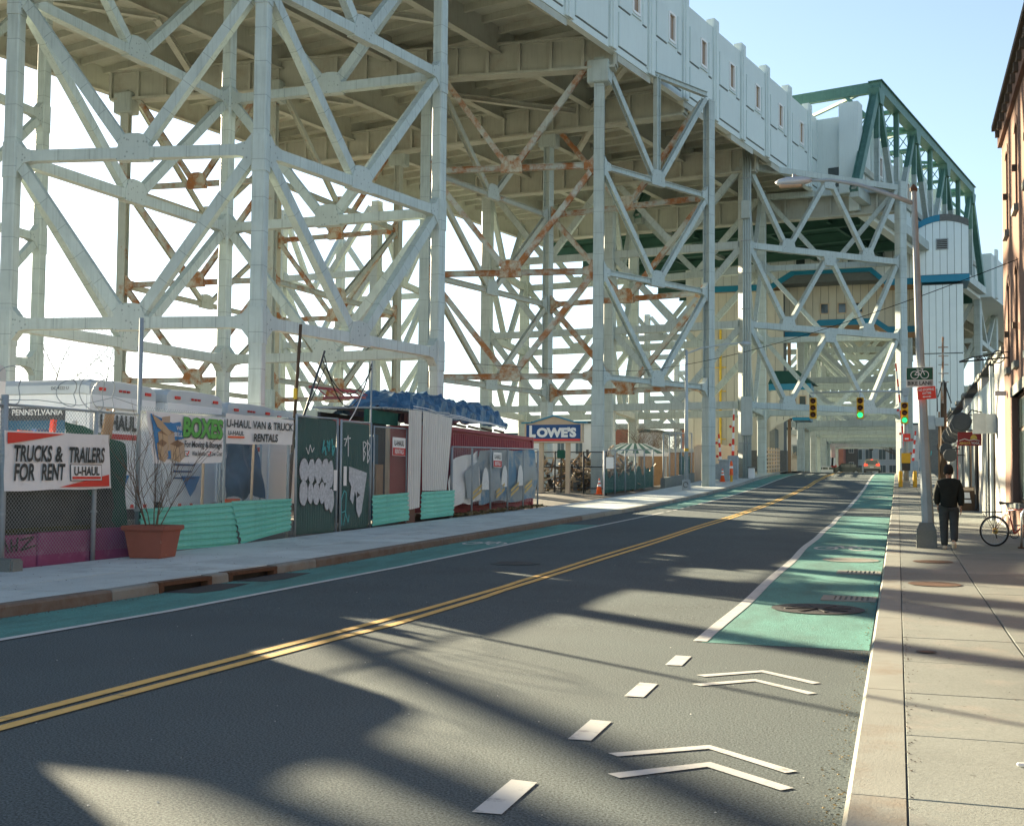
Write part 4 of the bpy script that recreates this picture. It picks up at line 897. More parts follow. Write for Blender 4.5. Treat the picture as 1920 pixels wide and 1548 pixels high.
# ---- rental trucks in the yard
def truck(y0, label, xr=-16.5, L=6.2, W=2.34, zt=3.70, zf=1.05, side=False, name_on=True, yellow=False):
    y1 = y0+W; g0 = gz(xr-3, y0)
    t = thing('box_truck', label, 'truck', (xr-L/2, y0+W/2, g0), 'rental trucks parked in the yard')
    obj('cargo_box', MB().box(xr-L, xr-.05, y0, y1, zf, zt-.28), 'truck_white', t, bevel=.02)
    # rounded roof cap
    sec = [(0, -.30), (-.035, -.28), (-.035, -.10), (.03, -.02), (.16, .03), (W/2, .06), (W-.16, .03), (W-.03, -.02), (W+.035, -.10), (W+.035, -.28), (W, -.30)]
    n = len(sec); vs = [(x, y0+a, zt+b) for x in (xr-L, xr-.1, xr+.02) for a, b in (sec if x < xr-.05 else [(aa*.985+.017, bb-.03) for aa, bb in sec])]
    obj('roof_cap', MB().add(vs, [(i*n+k, i*n+(k+1) % n, (i+1)*n+(k+1) % n, (i+1)*n+k) for i in range(2) for k in range(n)]+[tuple(range(n)), tuple(range(2*n, 3*n))]), 'truck_grey', t)
    mb = MB(); mb.box(xr-.05, xr+.03, y0, y0+.16, zf, zt-.3); mb.box(xr-.05, xr+.03, y1-.16, y1, zf, zt-.3); mb.box(xr-.05, xr+.03, y0+.16, y1-.16, zt-.55, zt-.3); mb.box(xr-.05, xr+.05, y0, y1, zf-.14, zf)
    obj('rear_frame', mb, 'truck_white', t)
    dr = obj('roller_door', MB().box(xr-.06, xr-.03, y0+.16, y1-.16, zf, zt-.56), 'truck_white', t)
    for k in range(6): obj('door_slat', MB().box(xr-.035, xr-.015, y0+.17, y1-.17, zf+.02+k*.335, zf+.34+k*.335), 'truck_white', dr)
    if yellow: obj('plywood', MB().box(xr-.01, xr+.005, y1-.75, y1-.2, zt-1.25, zt-.62), 'cardboard', t)
    ym = y0+W/2
    if name_on:
        text('lettering', 'U-HAUL', (xr-.0, y0+.38, zt-1.02), YD, UD, .30, 'ink', dr, width=1.3, bold=.05, off=.012)
        obj('red_stripe', MB().box(xr-.012, xr+.0, y0+.35, y0+1.75, zt-1.24, zt-1.12), 'red_dull', dr)
        for k in range(4): obj('lettering_rule', MB().box(xr-.012, xr-.0, y0+.35, y0+1.1+.15*(k % 2), zt-1.62-k*.16, zt-1.58-k*.16), 'blue_sign', dr)
        obj('blue_arrow', MB().extr([(xr-.01, ym-.5, zf+.62), (xr-.01, ym+.3, zf+.62), (xr-.01, ym+.1, zf+.3), (xr-.01, ym-.1, zf+.12)], (.008, 0, 0)), 'sky_blue_ink', dr)
    for k in (-1, 0, 1): obj('marker_light', MB().box(xr-.0, xr+.05, ym+.14*k-.04, ym+.14*k+.04, zt-.19, zt-.14), 'red_dull', t)
    for yy_ in (y0+.3, y1-.4): obj('marker_light', MB().box(xr-.0, xr+.05, yy_, yy_+.2, zt-.2, zt-.13), 'red', t)
    for yy_ in (y0+.1, y1-.26):
        obj('tail_light', MB().box(xr-.0, xr+.06, yy_, yy_+.16, .72, .86), 'red', t)
    obj('bumper', MB().box(xr-.05, xr+.2, y0+.1, y1-.1, .55, .68), 'chrome', t, bevel=.02); obj('underframe', MB().box(xr-L, xr-.1, y0+.5, y1-.5, .62, zf-.14), 'dark_grey', t)
    for k in range(8): obj('reflector', MB().box(xr+.045, xr+.055, y0+.25+k*.24, y0+.37+k*.24, zf-.12, zf-.04), 'red' if k % 2 else 'white', t)
    for xx in (xr-1.5, xr-L-.9):
        for yy_ in (y0+.02, y1-.32):
            wh = obj('wheel', MB().lathe((xx, yy_, g0+.42), (0, 1, 0), [(.3, 0), (.42, .03), (.42, .27), (.3, .3)], 18), 'rubber', t); obj('rim', MB().lathe((xx, yy_-.01, g0+.42), (0, 1, 0), [(.12, 0), (.25, .02), (.25, .28), (.12, .32)], 14), 'truck_grey', wh)
    cabm = MB(); cabm.extr([(xr-L-.05, y0+.15, .55), (xr-L-2.0, y0+.15, .55), (xr-L-2.0, y0+.15, 1.35), (xr-L-1.1, y0+.15, 1.5), (xr-L-.7, y0+.15, 2.3), (xr-L-.05, y0+.15, 2.35)], (0, W-.3, 0)); obj('cab', cabm, 'truck_white', t, bevel=.04)
    if side:
        y_ = y0-.004
        obj('printed_field', MB().box(xr-3.2, xr-.6, y_-.006, y_, zt-1.35, zt-.85), 'picture_blue', t); obj('printed_field', MB().box(xr-3.0, xr-.6, y_-.008, y_, zt-.86, zt-.58), 'dark_grey', t)
        text('lettering', 'PENNSYLVANIA', (xr-2.0, y_-.008, zt-.74), (1, 0, 0), UD, .12, 'white', t, width=1.35, bold=.03)
        obj('printed_field', MB().extr([(xr-3.5, y_-.012, zt-.60), (xr-2.4, y_-.012, zt-.46), (xr-2.4, y_-.012, zt-.62), (xr-3.2, y_-.012, zt-.9)], (0, .006, 0)), 'gold_ink', t)
        text('lettering', 'DC 4222 U', (xr-.95, y_-.03, zt-.2), (1, 0, 0), UD, .07, 'ink', t, width=.45, off=.012)
    return t
truck(13.6, 'unseen rental box truck added left of the picture sided truck to shade the road', xr=-14.2, zt=3.48)  # out of view, added to cast the dark band on the near road
truck(10.35, 'leftmost unseen box truck, added beyond the fence corner to shade the road', xr=-14.2, zt=3.9)  # also out of view, added and sized for shade at the road's near left
truck(21.05, 'rental box truck with a state picture on its side, nearest the pavement corner', side=True)
truck(23.72, 'rental box truck with plywood patch in its rear door behind the boxes banner', xr=-16.4, yellow=True)
truck(27.0, 'rental box truck half hidden behind the narrow rentals banner', xr=-16.8, zt=3.62)
truck(30.0, 'rental box truck whose rounded roof shows above the green gate', xr=-17.2, zt=3.60, name_on=False)
# ladder of leftover wood and small things in the yard
wp = thing('timber_bundle', 'bundle of weathered boards leaning inside the fence near the second banner', 'timber', (-13.6, 17.6, .2))
for k in range(7): obj('board', MB().beam((-13.32-.02*k, 16.95+k*.09, .9), (-13.3-.04*k, 17.5+k*.075, 2.78+random.uniform(-.12, .1)), .085, .03, ref=(1, 0, 0)), 'wood', wp)
hd = thing('hand_truck', 'red and blue moving dollies behind the fence above the red cornered banner', 'dolly', (-14.4, 17.2, .2))
obj('frame', MB().beam((-14.3, 17.0, .3), (-14.3, 17.3, 2.62), .08, .08), 'red', hd); obj('panel', MB().box(-14.6, -14.5, 17.1, 17.7, 1.5, 2.45), 'blue_plastic', hd); obj('panel', MB().box(-14.4, -14.35, 16.5, 16.85, 1.6, 2.4), 'red', hd); obj('rail', MB().beam((-14.2, 17.35, .3), (-14.2, 17.75, 2.62), .07, .05), 'galv', hd)
obj('strut', MB().beam((-14.7, 16.3, 2.3), (-14.7, 18.2, 2.25), .10, .16), 'truck_grey', hd); obj('leg', MB().box(-14.75, -14.65, 16.6, 16.7, .2, 2.25), 'dark_grey', hd); obj('leg', MB().box(-14.75, -14.65, 17.9, 18.0, .2, 2.25), 'dark_grey', hd)
bt = thing('tarpaulin', 'blue tarpaulin hanging beside the truck behind the yard fence', 'tarpaulin', (-15.4, 25.4, .4))
sheet('sheet', [(24.6, 2.5), (26.3, 2.6), (26.5, 1.2), (24.9, 1.1)], -15.4, 'tarp', bt, 14, 10, .07, 9); pipe(bt, (-15.45, 24.55, .2), (-15.45, 24.55, 2.6), .03)
pipe(bt, (-15.45, 26.45, .2), (-15.45, 26.45, 2.65), .03)
sg = tag(obj('traffic_board', MB().obox((-14.0, 22.6, .75), (.02, 0, .0), (0, .3, .0), (.1, .03, .42)), 'orange', bevel=.01), 'orange board leaning inside the yard behind the bent teal sheet', 'board')
gp = thing('inner_post', 'two slim yellow grey posts standing inside the yard fence', 'post', (-13.6, 21, .3)); pipe(gp, (-13.5, 20.8, .2), (-13.5, 20.85, 2.4), .03, 'tan'); pipe(gp, (-13.5, 22.7, .2), (-13.5, 22.8, 2.5), .03, 'tan')
# razor wire loops
rz = thing('razor_wire', 'loose loops of razor wire above the left end of the fence', 'wire', (FX, 16, 2.7))
for (y, z, r) in ((14.2, 3.05, .34), (14.75, 3.0, .30), (16.1, 2.98, .22), (16.75, 3.05, .33), (17.05, 3.0, .30)):
    obj('coil', MB().tube([(FX+.1*math.sin(k*.4), y+r*math.cos(k*math.pi/12)*.7, z+r*math.sin(k*math.pi/12)) for k in range(24)], .008, 5, closed=True), 'wire', rz)
obj('strand', MB().tube([(FX, 14.4, 2.75), (FX, 15.4, 2.82), (FX, 16.4, 2.80), (FX, 17.3, 3.0), (FX, 18.0, 2.9)], .006, 5), 'wire', rz)
# ---- green gate with graffiti
gt = thing('fence_gate', 'double gate with dark green privacy slats and white graffiti', 'gate', (FX, 26, fz(26)))
for a, b in ((23.87, 25.93), (26.14, 27.86)):
    lf = obj('gate_leaf', MB().box(FX-.03, FX-.01, a+.04, b-.04, fz(a)+.03, 3.05), 'screen_green', gt)
    n = int((b-a)/.115)
    for k in range(n): obj('privacy_slat', MB().box(FX-.012, FX+.004, a+.06+k*.115, a+.165+k*.115, fz(a)+.06, 3.0+.03*random.random()), 'screen_green', lf)
    for y in (a, b): pipe(gt, (FX+.02, y, fz(a)-.02), (FX+.02, y, 3.1), .028, 'galv')
    pipe(gt, (FX+.02, a, 3.06), (FX+.02, b, 3.1), .022, 'galv', 'top_rail')
    wire_mesh(gt, (FX+.03, a), (FX+.03, b), fz(a)+.04, 3.05, .075, .005, 'galv_dull')
def gpoly(pts, m='graffiti', off=.040, y0=0, z0=0): return obj('graffiti', MB().extr([(FX+off, y0+a, z0+b) for a, b in pts], (.003, 0, 0)), m, gt)
def blob(cy, cz, ry, rz_, n=16, wob=.06, seed=0):
    rnd = random.Random(seed); return [(cy+ry*math.cos(2*math.pi*k/n)*(1+rnd.uniform(-wob, wob)), cz+rz_*math.sin(2*math.pi*k/n)*(1+rnd.uniform(-wob, wob))) for k in range(n)]
for k, (cy, cz, ry, rz_) in enumerate(((24.22, 1.83, .22, .27), (24.58, 1.80, .17, .30), (24.92, 1.82, .2, .3), (25.28, 1.82, .2, .3), (25.55, 1.75, .15, .34), (24.2, 1.30, .2, .30), (24.55, 1.30, .14, .25), (24.83, 1.28, .17, .27), (25.12, 1.30, .15, .26), (25.38, 1.22, .16, .34), (25.6, 1.12, .14, .28))):
    gpoly(blob(cy, cz, ry*1.12, rz_*1.08, seed=k), 'ink', .037+.0004*k); gpoly(blob(cy, cz, ry, rz_, seed=k), 'graffiti', .0445+.0004*k)
gpoly([(26.55, 1.95), (27.6, 1.80), (27.45, 1.3), (27.3, .8), (27.15, .66), (27.0, .85), (26.98, 1.2), (26.9, 1.35), (26.8, 1.0), (26.62, 1.15), (26.7, 1.45), (26.55, 1.6)], 'graffiti', .042)
gpoly([(27.02, 1.32), (27.2, 1.24), (27.02, 1.16)], 'ink', .0465)
mb = MB()
def stroke(pts, w_=.03, off=.041):
    for (a, b) in zip(pts, pts[1:]): mb.beam((FX+off, *a), (FX+off, *b), w_, .006, ref=(1, 0, 0))
stroke([(26.3, 2.45), (26.48, 2.72), (26.5, 2.2)]); stroke([(26.25, 2.62), (26.62, 2.66)]); stroke([(27.35, 2.6), (27.38, 2.1), (27.5, 2.3), (27.38, 2.38), (27.55, 2.55), (27.4, 2.6)]); stroke([(27.6, 2.65), (27.62, 2.05), (27.75, 2.2), (27.65, 2.3), (27.78, 2.5), (27.6, 2.6)]); stroke([(24.3, 2.35), (24.42, 2.2), (24.5, 2.42), (24.6, 2.25), (24.7, 2.36)], .018)
obj('graffiti', mb, 'white', gt); mb = MB()
stroke([(25.2, 2.55), (25.1, 2.25), (25.25, 2.4), (25.3, 2.2)], .05); stroke([(25.35, 2.55), (25.45, 2.3), (25.5, 2.55), (25.35, 2.4)], .05); stroke([(25.6, 2.6), (25.65, 2.2), (25.75, 2.4), (25.6, 2.45)], .05)
stroke([(26.2, .5), (26.15, 1.1), (26.3, 1.35), (26.42, 1.3), (26.4, .8), (26.3, .5)], .025); stroke([(26.4, .8), (26.55, .55), (26.6, .75)], .025); stroke([(26.15, .8), (26.4, .85)], .025)
obj('graffiti', mb, 'graf_teal', gt)
for y, z, h in ((25.72, 1.85, .5), (26.25, 1.95, .48)): obj('notice', MB().box(FX+.042, FX+.047, y, y+.17, z-h, z), 'banner_white', gt)
# ---- poles and loose cables above the gate
cp = thing('leaning_pole', 'tall brown pole strapped to the fence left of the green gate', 'pole', (FX-.1, 23.8, .5)); pipe(cp, (FX-.1, 23.75, .6), (FX-.1, 24.2, 5.2), .04, 'wood_dark', 'shaft'); obj('strap', MB().lathe((FX-.1, 24.0, 3.45), (0, 0, 1), [(.05, 0), (.05, .25)], 8), 'yellow', cp)
cp2 = thing('leaning_pole', 'thin dark pole leaning to the right beside the green gate', 'pole', (FX-.1, 24, .5)); pipe(cp2, (FX-.1, 23.7, 1.9), (FX-.12, 25.45, 4.72), .028, 'dark_grey', 'shaft'); pipe(cp2, (FX-.1, 23.7, .5), (FX-.1, 23.72, 1.95), .03, 'galv', 'stub')
cp3 = thing('service_mast', 'thin mast with hanging cables at the right side of the green gate', 'mast', (FX-.1, 28, .5)); pipe(cp3, (FX-.1, 28.05, .5), (FX-.1, 28.1, 4.75), .025, 'galv_dull', 'shaft')
def sag(a, b, d, n=14): a, b = Vector(a), Vector(b); return [a+(b-a)*(k/n)-V3(0, 0, d*4*(k/n)*(1-k/n)) for k in range(n+1)]
for a, b, d in (((FX-.1, 25.4, 4.6), (FX-.1, 28.1, 4.7), 1.2), ((FX-.15, 25.42, 4.5), (FX-.1, 28.08, 4.55), .75), ((FX-.05, 25.4, 4.4), (FX, 24.0, 2.9), .1)): obj('cable', MB().tube(sag(a, b, d), .014, 5), 'black', cp3)
obj('cable', MB().tube(sag((FX-.1, 28.1, 4.7), (FX-.3, 27.0, 3.0), .25), .012, 5), 'white', cp3)
# ---- shed
sd_ = thing('shed', 'makeshift shed with corrugated roof edge and dark boards behind the sign', 'shed', (-14.5, 30.5, fz(30)))
obj('back_wall', MB().box(-15.3, -15.2, 29.2, 33.6, .4, 3.5), 'dark_grey', sd_)
corrugated('roof_sheet', '', [(28.9, 3.60), (33.9, 3.75), (33.9, 3.68), (28.9, 3.54)], -13.2, 'galv_dull', 'y', .18, .03, parent=sd_)
obj('roof', MB().extr([(-13.25, 28.9, 3.55), (-15.3, 28.9, 3.58), (-15.3, 33.9, 3.75), (-13.25, 33.9, 3.70)], (0, 0, .05)), 'galv_dull', sd_)
obj('beam', MB().box(-13.45, -13.35, 28.3, 30.3, 3.15, 3.5), 'screen_green', sd_); obj('beam', MB().box(-13.5, -13.4, 26.6, 28.6, 3.0, 3.16), 'container', sd_)
obj('door_board', MB().box(-13.5, -13.44, 28.2, 29.0, 1.0, 2.1), 'dark_grey', sd_); obj('door_board', MB().box(-13.48, -13.42, 29.05, 29.5, 1.0, 2.05), 'wood', sd_); obj('door_frame', MB().box(-13.5, -13.4, 29.8, 29.9, .5, 3.1), 'tan', sd_)
obj('panel', MB().box(-14.0, -13.9, 28.5, 30.2, .5, 2.9), 'picture_blue', sd_)
for y in (28.05, 30.2): pipe(sd_, (FX+.02, y, .45), (FX+.02, y, 3.05), .022, 'galv')
pipe(sd_, (FX+.02, 28.05, 3.02), (FX+.02, 30.2, 3.06), .02, 'galv', 'top_rail'); wire_mesh(sd_, (FX+.02, 28.05), (FX+.02, 30.2), 1.2, 3.02, .08, .005)
for k, (a, b) in enumerate((((-13.4, 25.9, 3.62), (-14.0, 29.5, 3.9)), ((-13.8, 25.9, 3.9), (-14.2, 29.3, 4.05)))): obj('ladder_rail', MB().beam(a, b, .05, .07), 'container', sd_)
for k in range(6): obj('ladder_rung', MB().beam((-13.45-.02*k, 26.2+k*.5, 3.66+k*.045), (-13.75-.02*k, 26.2+k*.5, 3.9+k*.03), .03, .03), 'container', sd_)
def rental_sign(y, z, lab):
    t = thing('rental_sign', lab, 'sign', (FX+.06, y, z)); w_, h = .86, .50
    obj('plate', MB().box(FX+.05, FX+.06, y, y+w_, z, z+h), 'banner_white', t); obj('red_field', MB().box(FX+.06, FX+.064, y+.01, y+w_-.01, z+.01, z+h*.44), 'red_dull', t)
    text('lettering', 'U-HAUL', (FX+.06, y+.1, z+h*.56), YD, UD, .14, 'ink', t, width=.66, bold=.03, off=.004); text('lettering', 'RENTALS', (FX+.064, y+.14, z+h*.12), YD, UD, .12, 'white', t, width=.58, bold=.02, off=.004)
rental_sign(29.16, 2.29, 'white and red rental sign on the mesh beside the green gate'); rental_sign(37.5, 2.12, 'white and red rental sign on the fence with the printed tarpaulin')
wpn = thing('ribbed_panel', 'tall white ribbed metal panels covering the shed front', 'panel', (FX+.06, 31.5, .8))
corrugated('panel', '', [(30.1, 3.58), (31.05, 3.62), (31.0, .86), (30.15, .80)], FX+.10, 'shed_white', 'y', .16, .02, parent=wpn); corrugated('panel', '', [(31.08, 3.62), (33.4, 3.54), (33.05, 1.35), (31.12, 1.33)], FX+.13, 'shed_white', 'y', .16, .02, parent=wpn)
obj('brick_pier', MB().box(FX-.25, FX+.0, 30.3, 30.9, .4, .95), 'brick', wpn)
# ---- blue tarpaulin load on the roofs
tp = thing('tarpaulin', 'crumpled blue tarpaulin tied over a load on the shed roof', 'tarpaulin', (-15, 36.5, 3.5))
mb = MB(); nu, nv = 60, 14; rnd = random.Random(4); ph = [rnd.uniform(0, 6) for _ in range(8)]; vs = []
for i in range(nu+1):
    y = 32.0+(41.9-32.0)*i/nu; hgt = .78*min(1, (i/nu)*9+.15)*min(1, (1-i/nu)*9+.35)*(1-.10*math.sin(y*1.5+1))
    for j in range(nv+1):
        a = math.pi*j/nv; x = -15.1+1.15*math.cos(a); z = 3.62+hgt*max(0, math.sin(a))**.55
        wob = .07*math.sin(y*3.1+j*1.3+ph[0])+.05*math.sin(y*6.7-j*2.1+ph[1])+.035*math.sin(y*13+j*3+ph[2])
        vs.append((x+wob*.7, y, max(3.50, z+wob*(.3+.7*math.sin(a)))))
mb.add(vs, [(i*(nv+1)+j, i*(nv+1)+j+1, (i+1)*(nv+1)+j+1, (i+1)*(nv+1)+j) for i in range(nu) for j in range(nv)])
obj('sheet', mb, 'tarp', tp)
for z, dz in ((3.86, -.2), (3.78, -.12), (3.7, -.05)): obj('rope', MB().tube([(-13.86, 32.6+k*1.0, z+dz*k/9+.02*math.sin(k*2)) for k in range(10)], .014, 5), 'white', tp)
for k in range(6): obj('batten', MB().beam((-13.95, 33.6+k*1.35, 3.50), (-13.98, 34.7+k*1.35, 3.47), .08, .07), 'wood_dark', tp)
# ---- shipping container
cn = thing('shipping_container', 'dull red corrugated shipping container behind the printed fence', 'container', (-15, 39.5, .6))
obj('shell', MB().box(-16.3, -14.05, 34.0, 45.1, .62, 3.36), 'container', cn)
for k in range(52): obj('side_rib', MB().extr([(-14.05, 34.15+k*.21, .8), (-13.99, 34.18+k*.21, .8), (-13.99, 34.26+k*.21, .8), (-14.05, 34.29+k*.21, .8)], (0, 0, 2.42)), 'container', cn)
obj('top_rail', MB().box(-14.07, -13.96, 33.95, 45.2, 3.30, 3.42), 'container', cn); obj('bottom_rail', MB().box(-14.07, -13.96, 33.95, 45.2, .58, .74), 'container', cn); obj('corner_post', MB().box(-14.1, -13.95, 45.05, 45.22, .58, 3.43), 'container', cn)
# ---- fence with printed tarpaulin
f2 = thing('chain_link_fence', 'chain link fence with weathered printed tarpaulin before the shipping container', 'fence', (FX, 38, fz(38)))
for k in range(6): y = 33.75+k*1.82; pipe(f2, (FX, y, fz(y)-.1), (FX, y, fz(y)+2.15), .035 if k else .045, 'galv_dull')
pipe(f2, (FX, 33.75, 2.68), (FX, 42.85, 2.88), .022, 'galv', 'top_rail'); wire_mesh(f2, (FX+.03, 33.75), (FX+.03, 42.85), .9, 2.7, .09, .006)
pt = thing('printed_tarpaulin', 'torn tarpaulin with blue and yellow print hung inside the fence', 'tarpaulin', (FX-.06, 38, .8))
sheet('sheet', [(33.9, 2.3), (36.6, 2.62), (36.6, .95), (33.9, .85)], FX-.1, 'banner_white', pt, 14, 10, .04, 41); sheet('sheet', [(36.5, 2.66), (42.8, 2.84), (42.8, .98), (36.5, .9)], FX-.09, 'tarp_print', pt, 34, 10, .045, 42)
for a, z in ((35.6, 1.0), (38.0, 1.05), (39.6, 1.1), (41.2, 1.2)):
    for q in range(2): obj('printed_stripe', MB().extr([(FX-.0, a, z+.16*q), (FX-.0, a+.9, z+.28+.16*q), (FX-.0, a+.9, z+.38+.16*q), (FX-.0, a, z+.1+.16*q)], (.003, 0, 0)), 'gold_ink', pt)
for a, b in ((36.9, 1.9), (38.9, 2.0), (40.7, 2.05)): obj('printed_field', MB().extr([(FX-.005, a+.35*math.cos(k*math.pi/8), b-.55+.75*math.sin(k*math.pi/8)) for k in range(9)], (.003, 0, 0)), 'banner_white', pt)
obj('printed_field', MB().extr([(FX-.004, 34.9, 1.9), (FX-.004, 36.2, 2.3), (FX-.004, 36.3, 1.2), (FX-.004, 35.2, 1.05)], (.003, 0, 0)), 'galv_dull', pt)
mb = MB()
for _ in range(900):
    c = V3(FX+random.uniform(-.1, .35), random.uniform(33.8, 43), 0); c.z = fz(c.y)+random.uniform(0, .1); a = random.uniform(0, 6); s_ = random.uniform(.02, .07)
    mb.add([c+V3(math.cos(a)*s_, math.sin(a)*s_, 0), c+V3(math.cos(a+2)*s_, math.sin(a+2)*s_, s_*.9), c+V3(math.cos(a+4)*s_, math.sin(a+4)*s_, s_*.3)], [(0, 1, 2)])
stuff(tag(obj('leaf_litter', mb, 'leaf_dry', fix=False), 'dry leaves gathered at the foot of the printed fence', 'leaves'))
# ------------------------------------------------------------------ right side buildings
RX = 2.75
bb = thing('brick_building', 'tall red brick building with arched windows at the right edge', 'building', (RX+5, 24, fz(24)))
def holes_wall(name, parent, X, y0, y1, z0, z1, th, holes, m):
    """wall in the plane x=X with rectangular openings, built as separate courses round them"""
    ysn = sorted({y0, y1}|{h[0] for h in holes}|{h[1] for h in holes}); 
    for a, b in zip(ysn, ysn[1:]):
        cuts_ = sorted((h[2], h[3]) for h in holes if h[0] <= a+1e-6 and h[1] >= b-1e-6); z = z0
        for c, d in cuts_+[(z1, z1)]:
            if c-z > .01: obj(name, MB().box(X, X+th, a, b, z, c), m, parent)
            z = d
wins = [(32.45, 33.0, 8.2, 10.3), (29.95, 30.5, 8.3, 10.3), (32.45, 33.0, 4.65, 6.85), (30.25, 30.85, 4.6, 6.9), (27.3, 27.9, 8.3, 10.3), (27.5, 28.1, 4.6, 6.9), (29.0, 32.0, 1.2, 3.85), (24.5, 25.1, 8.3, 10.3), (24.7, 25.3, 4.6, 6.9), (23.2, 27.5, .9, 3.85)]
holes_wall('brick_wall', bb, RX, 4, 34.2, -.1, 11.2, .45, wins, 'brick')
obj('end_wall', MB().box(RX+.45, RX+14, 33.75, 34.2, -.1, 11.2), 'brick', bb); obj('end_wall', MB().box(RX+.45, RX+14, 4, 4.45, -.1, 11.2), 'brick', bb)
obj('roof', MB().box(RX+.45, RX+14, 4.45, 33.75, 10.9, 11.1), 'granite', bb)
mb = MB()
for k, (o_, z0_, z1_) in enumerate(((.10, 10.85, 11.2), (.14, 11.2, 11.36), (.24, 11.36, 11.5), (.20, 11.5, 11.6))): obj('cornice_course', MB().box(RX-o_, RX+.4, 4, 34.2+o_, z0_, z1_), 'cornice' if k else 'brick', bb)
for k in range(40): obj('cornice_bracket', MB().box(RX-.2, RX-.1, 4.4+k*.75, 4.55+k*.75, 11.0, 11.2), 'cornice', bb)
for (a, b, c, d) in wins:
    big = b-a > 2
    wv = obj('window', MB().box(RX+.16, RX+.24, a, b, c, d), 'cornice', bb)
    if not big:
        for z_ in (c, (c+d)/2): obj('pane', MB().box(RX+.13, RX+.16, a+.07, b-.07, z_+.06, z_+(d-c)/2-.05), 'glass', wv)
        obj('sill', MB().box(RX-.1, RX+.16, a-.1, b+.1, c-.16, c), 'concrete', wv)
        n = 9; ym = (a+b)/2; r = (b-a)/2   # arch heads
        mbx = MB(); pts = [(RX-.02, a-.16, d-.12), (RX-.02, a, d-.12)]+[(RX-.02, ym-r*math.cos(math.pi*k/n), d-.12+r*.5*math.sin(math.pi*k/n)) for k in range(1, n)]+[(RX-.02, b, d-.12), (RX-.02, b+.16, d-.12)]+[(RX-.02, ym+(r+.16)*math.cos(math.pi*k/n), d-.12+(r*.5+.2)*math.sin(math.pi*k/n)) for k in range(1, n)]
        obj('arch_head', mbx.extr(pts, (.03, 0, 0)), 'brick', wv)
        lp = obj('wall_lamp', MB().box(RX-.14, RX-.02, ym-.5, ym-.4, c+.75, c+.9), 'cornice', bb)
    else:
        n = 3
        for k in range(n):
            ya, yb = a+(b-a)*k/n, a+(b-a)*(k+1)/n
            obj('pane', MB().box(RX+.12, RX+.16, ya+.06, yb-.06, c+.1, c+1.75), 'glass', wv); obj('pane', MB().box(RX+.12, RX+.16, ya+.06, yb-.06, c+1.85, d-.1), 'glass', wv)
        obj('sill', MB().box(RX-.14, RX+.16, a-.08, b+.08, c-.12, c), 'concrete', wv); obj('lintel', MB().box(RX-.03, RX+.1, a-.2, b+.2, d, d+.25), 'concrete', wv)
# iron sign bracket
ib = thing('sign_bracket', 'black wrought iron scroll bracket on the brick building', 'bracket', (RX, 33.2, 5))
obj('arm', MB().tube([(RX, 32.9, 4.95), (1.55, 32.9, 4.86)], .022, 6), 'black', ib); obj('arm', MB().tube([(RX, 32.9, 5.1), (1.9, 32.9, 4.98), (1.55, 32.9, 4.87)], .016, 6), 'black', ib)
obj('ring', MB().tube([(2.5+.16*math.cos(k*math.pi/9), 32.9, 4.97+.16*math.sin(k*math.pi/9)) for k in range(18)], .015, 5, closed=True), 'black', ib)
for c_, r in ((2.15, .09), (2.02, .05)): obj('scroll', MB().tube([(c_+r*(1-k*.05)*math.cos(k*.6), 32.9, 4.95+r*(1-k*.05)*math.sin(k*.6)) for k in range(14)], .012, 5), 'black', ib)
obj('lamp', MB().box(RX-.3, RX-.02, 33.4, 33.55, 4.0, 4.12), 'galv', ib)
# low grey building with shutters
gb = thing('grey_building', 'low grey painted building with ribbed shutters beyond the brick building', 'building', (RX+4, 52, fz(52)))
GY1 = 74.0; y = 34.22; k = 0
segs = [(34.22, 37.6, 'grey_brick', 'plain'), (37.6, 40.0, 'panel_white', 'rib'), (40.0, 43.4, 'panel_white', 'rib'), (43.4, 45.2, 'grey_brick', 'plain'), (45.2, 49.0, 'panel_white', 'rib'), (49.0, 50.2, 'wood', 'plain'), (50.2, 54.0, 'panel_white', 'rib'), (54, 55.5, 'grey_brick', 'plain'), (55.5, 60, 'panel_white', 'rib'), (60, 61.2, 'red_dull', 'plain'), (61.2, 66, 'panel_white', 'rib'), (66, 74, 'grey_brick', 'plain')]
for a, b, m, st in segs:
    z0_, z1_ = prof(a)-.1, 5.25+.012*(a-34)
    obj('wall_bay', MB().box(RX+(.06 if st == 'rib' else 0), RX+.3, a, b, z0_, z1_ if m == 'grey_brick' else 4.9), m, gb)
    if st == 'rib':
        sh_ = obj('shutter', MB().box(RX+.02, RX+.06, a+.1, b-.1, prof(a)+KH, 3.6), 'galv_dull', gb)
        for q in range(int((b-a-.2)/.16)): obj('shutter_rib', MB().box(RX-.03, RX+.02, a+.14+q*.16, a+.22+q*.16, prof(a)+KH+.02, 3.58), 'panel_white' if q % 3 else 'wood_dark', sh_)
        obj('fascia', MB().box(RX-.06, RX+.05, a, b, 3.75, 4.85), 'panel_white', gb)
        for q in range(int((b-a)/.4)): obj('fascia_rib', MB().box(RX-.09, RX-.06, a+.1+q*.4, a+.18+q*.4, 3.78, 4.82), 'panel_white', gb)
    else: obj('pier_cap', MB().box(RX-.08, RX+.3, a, b, z1_, z1_+.15), 'concrete', gb)
obj('roof', MB().box(RX+.3, RX+12, 34.2, GY1, 4.8, 5.0), 'granite', gb); obj('coping', MB().box(RX-.05, RX+.32, 37.6, GY1, 5.42, 5.5), 'iron_dark', gb)
obj('downpipe', MB().tube([(RX-.08, 37.75, .6), (RX-.08, 37.75, 5.2)], .055, 8), 'galv', gb); obj('downpipe', MB().tube([(RX-.08, 45.3, .8), (RX-.08, 45.3, 4.2)], .05, 8), 'iron_dark', gb)
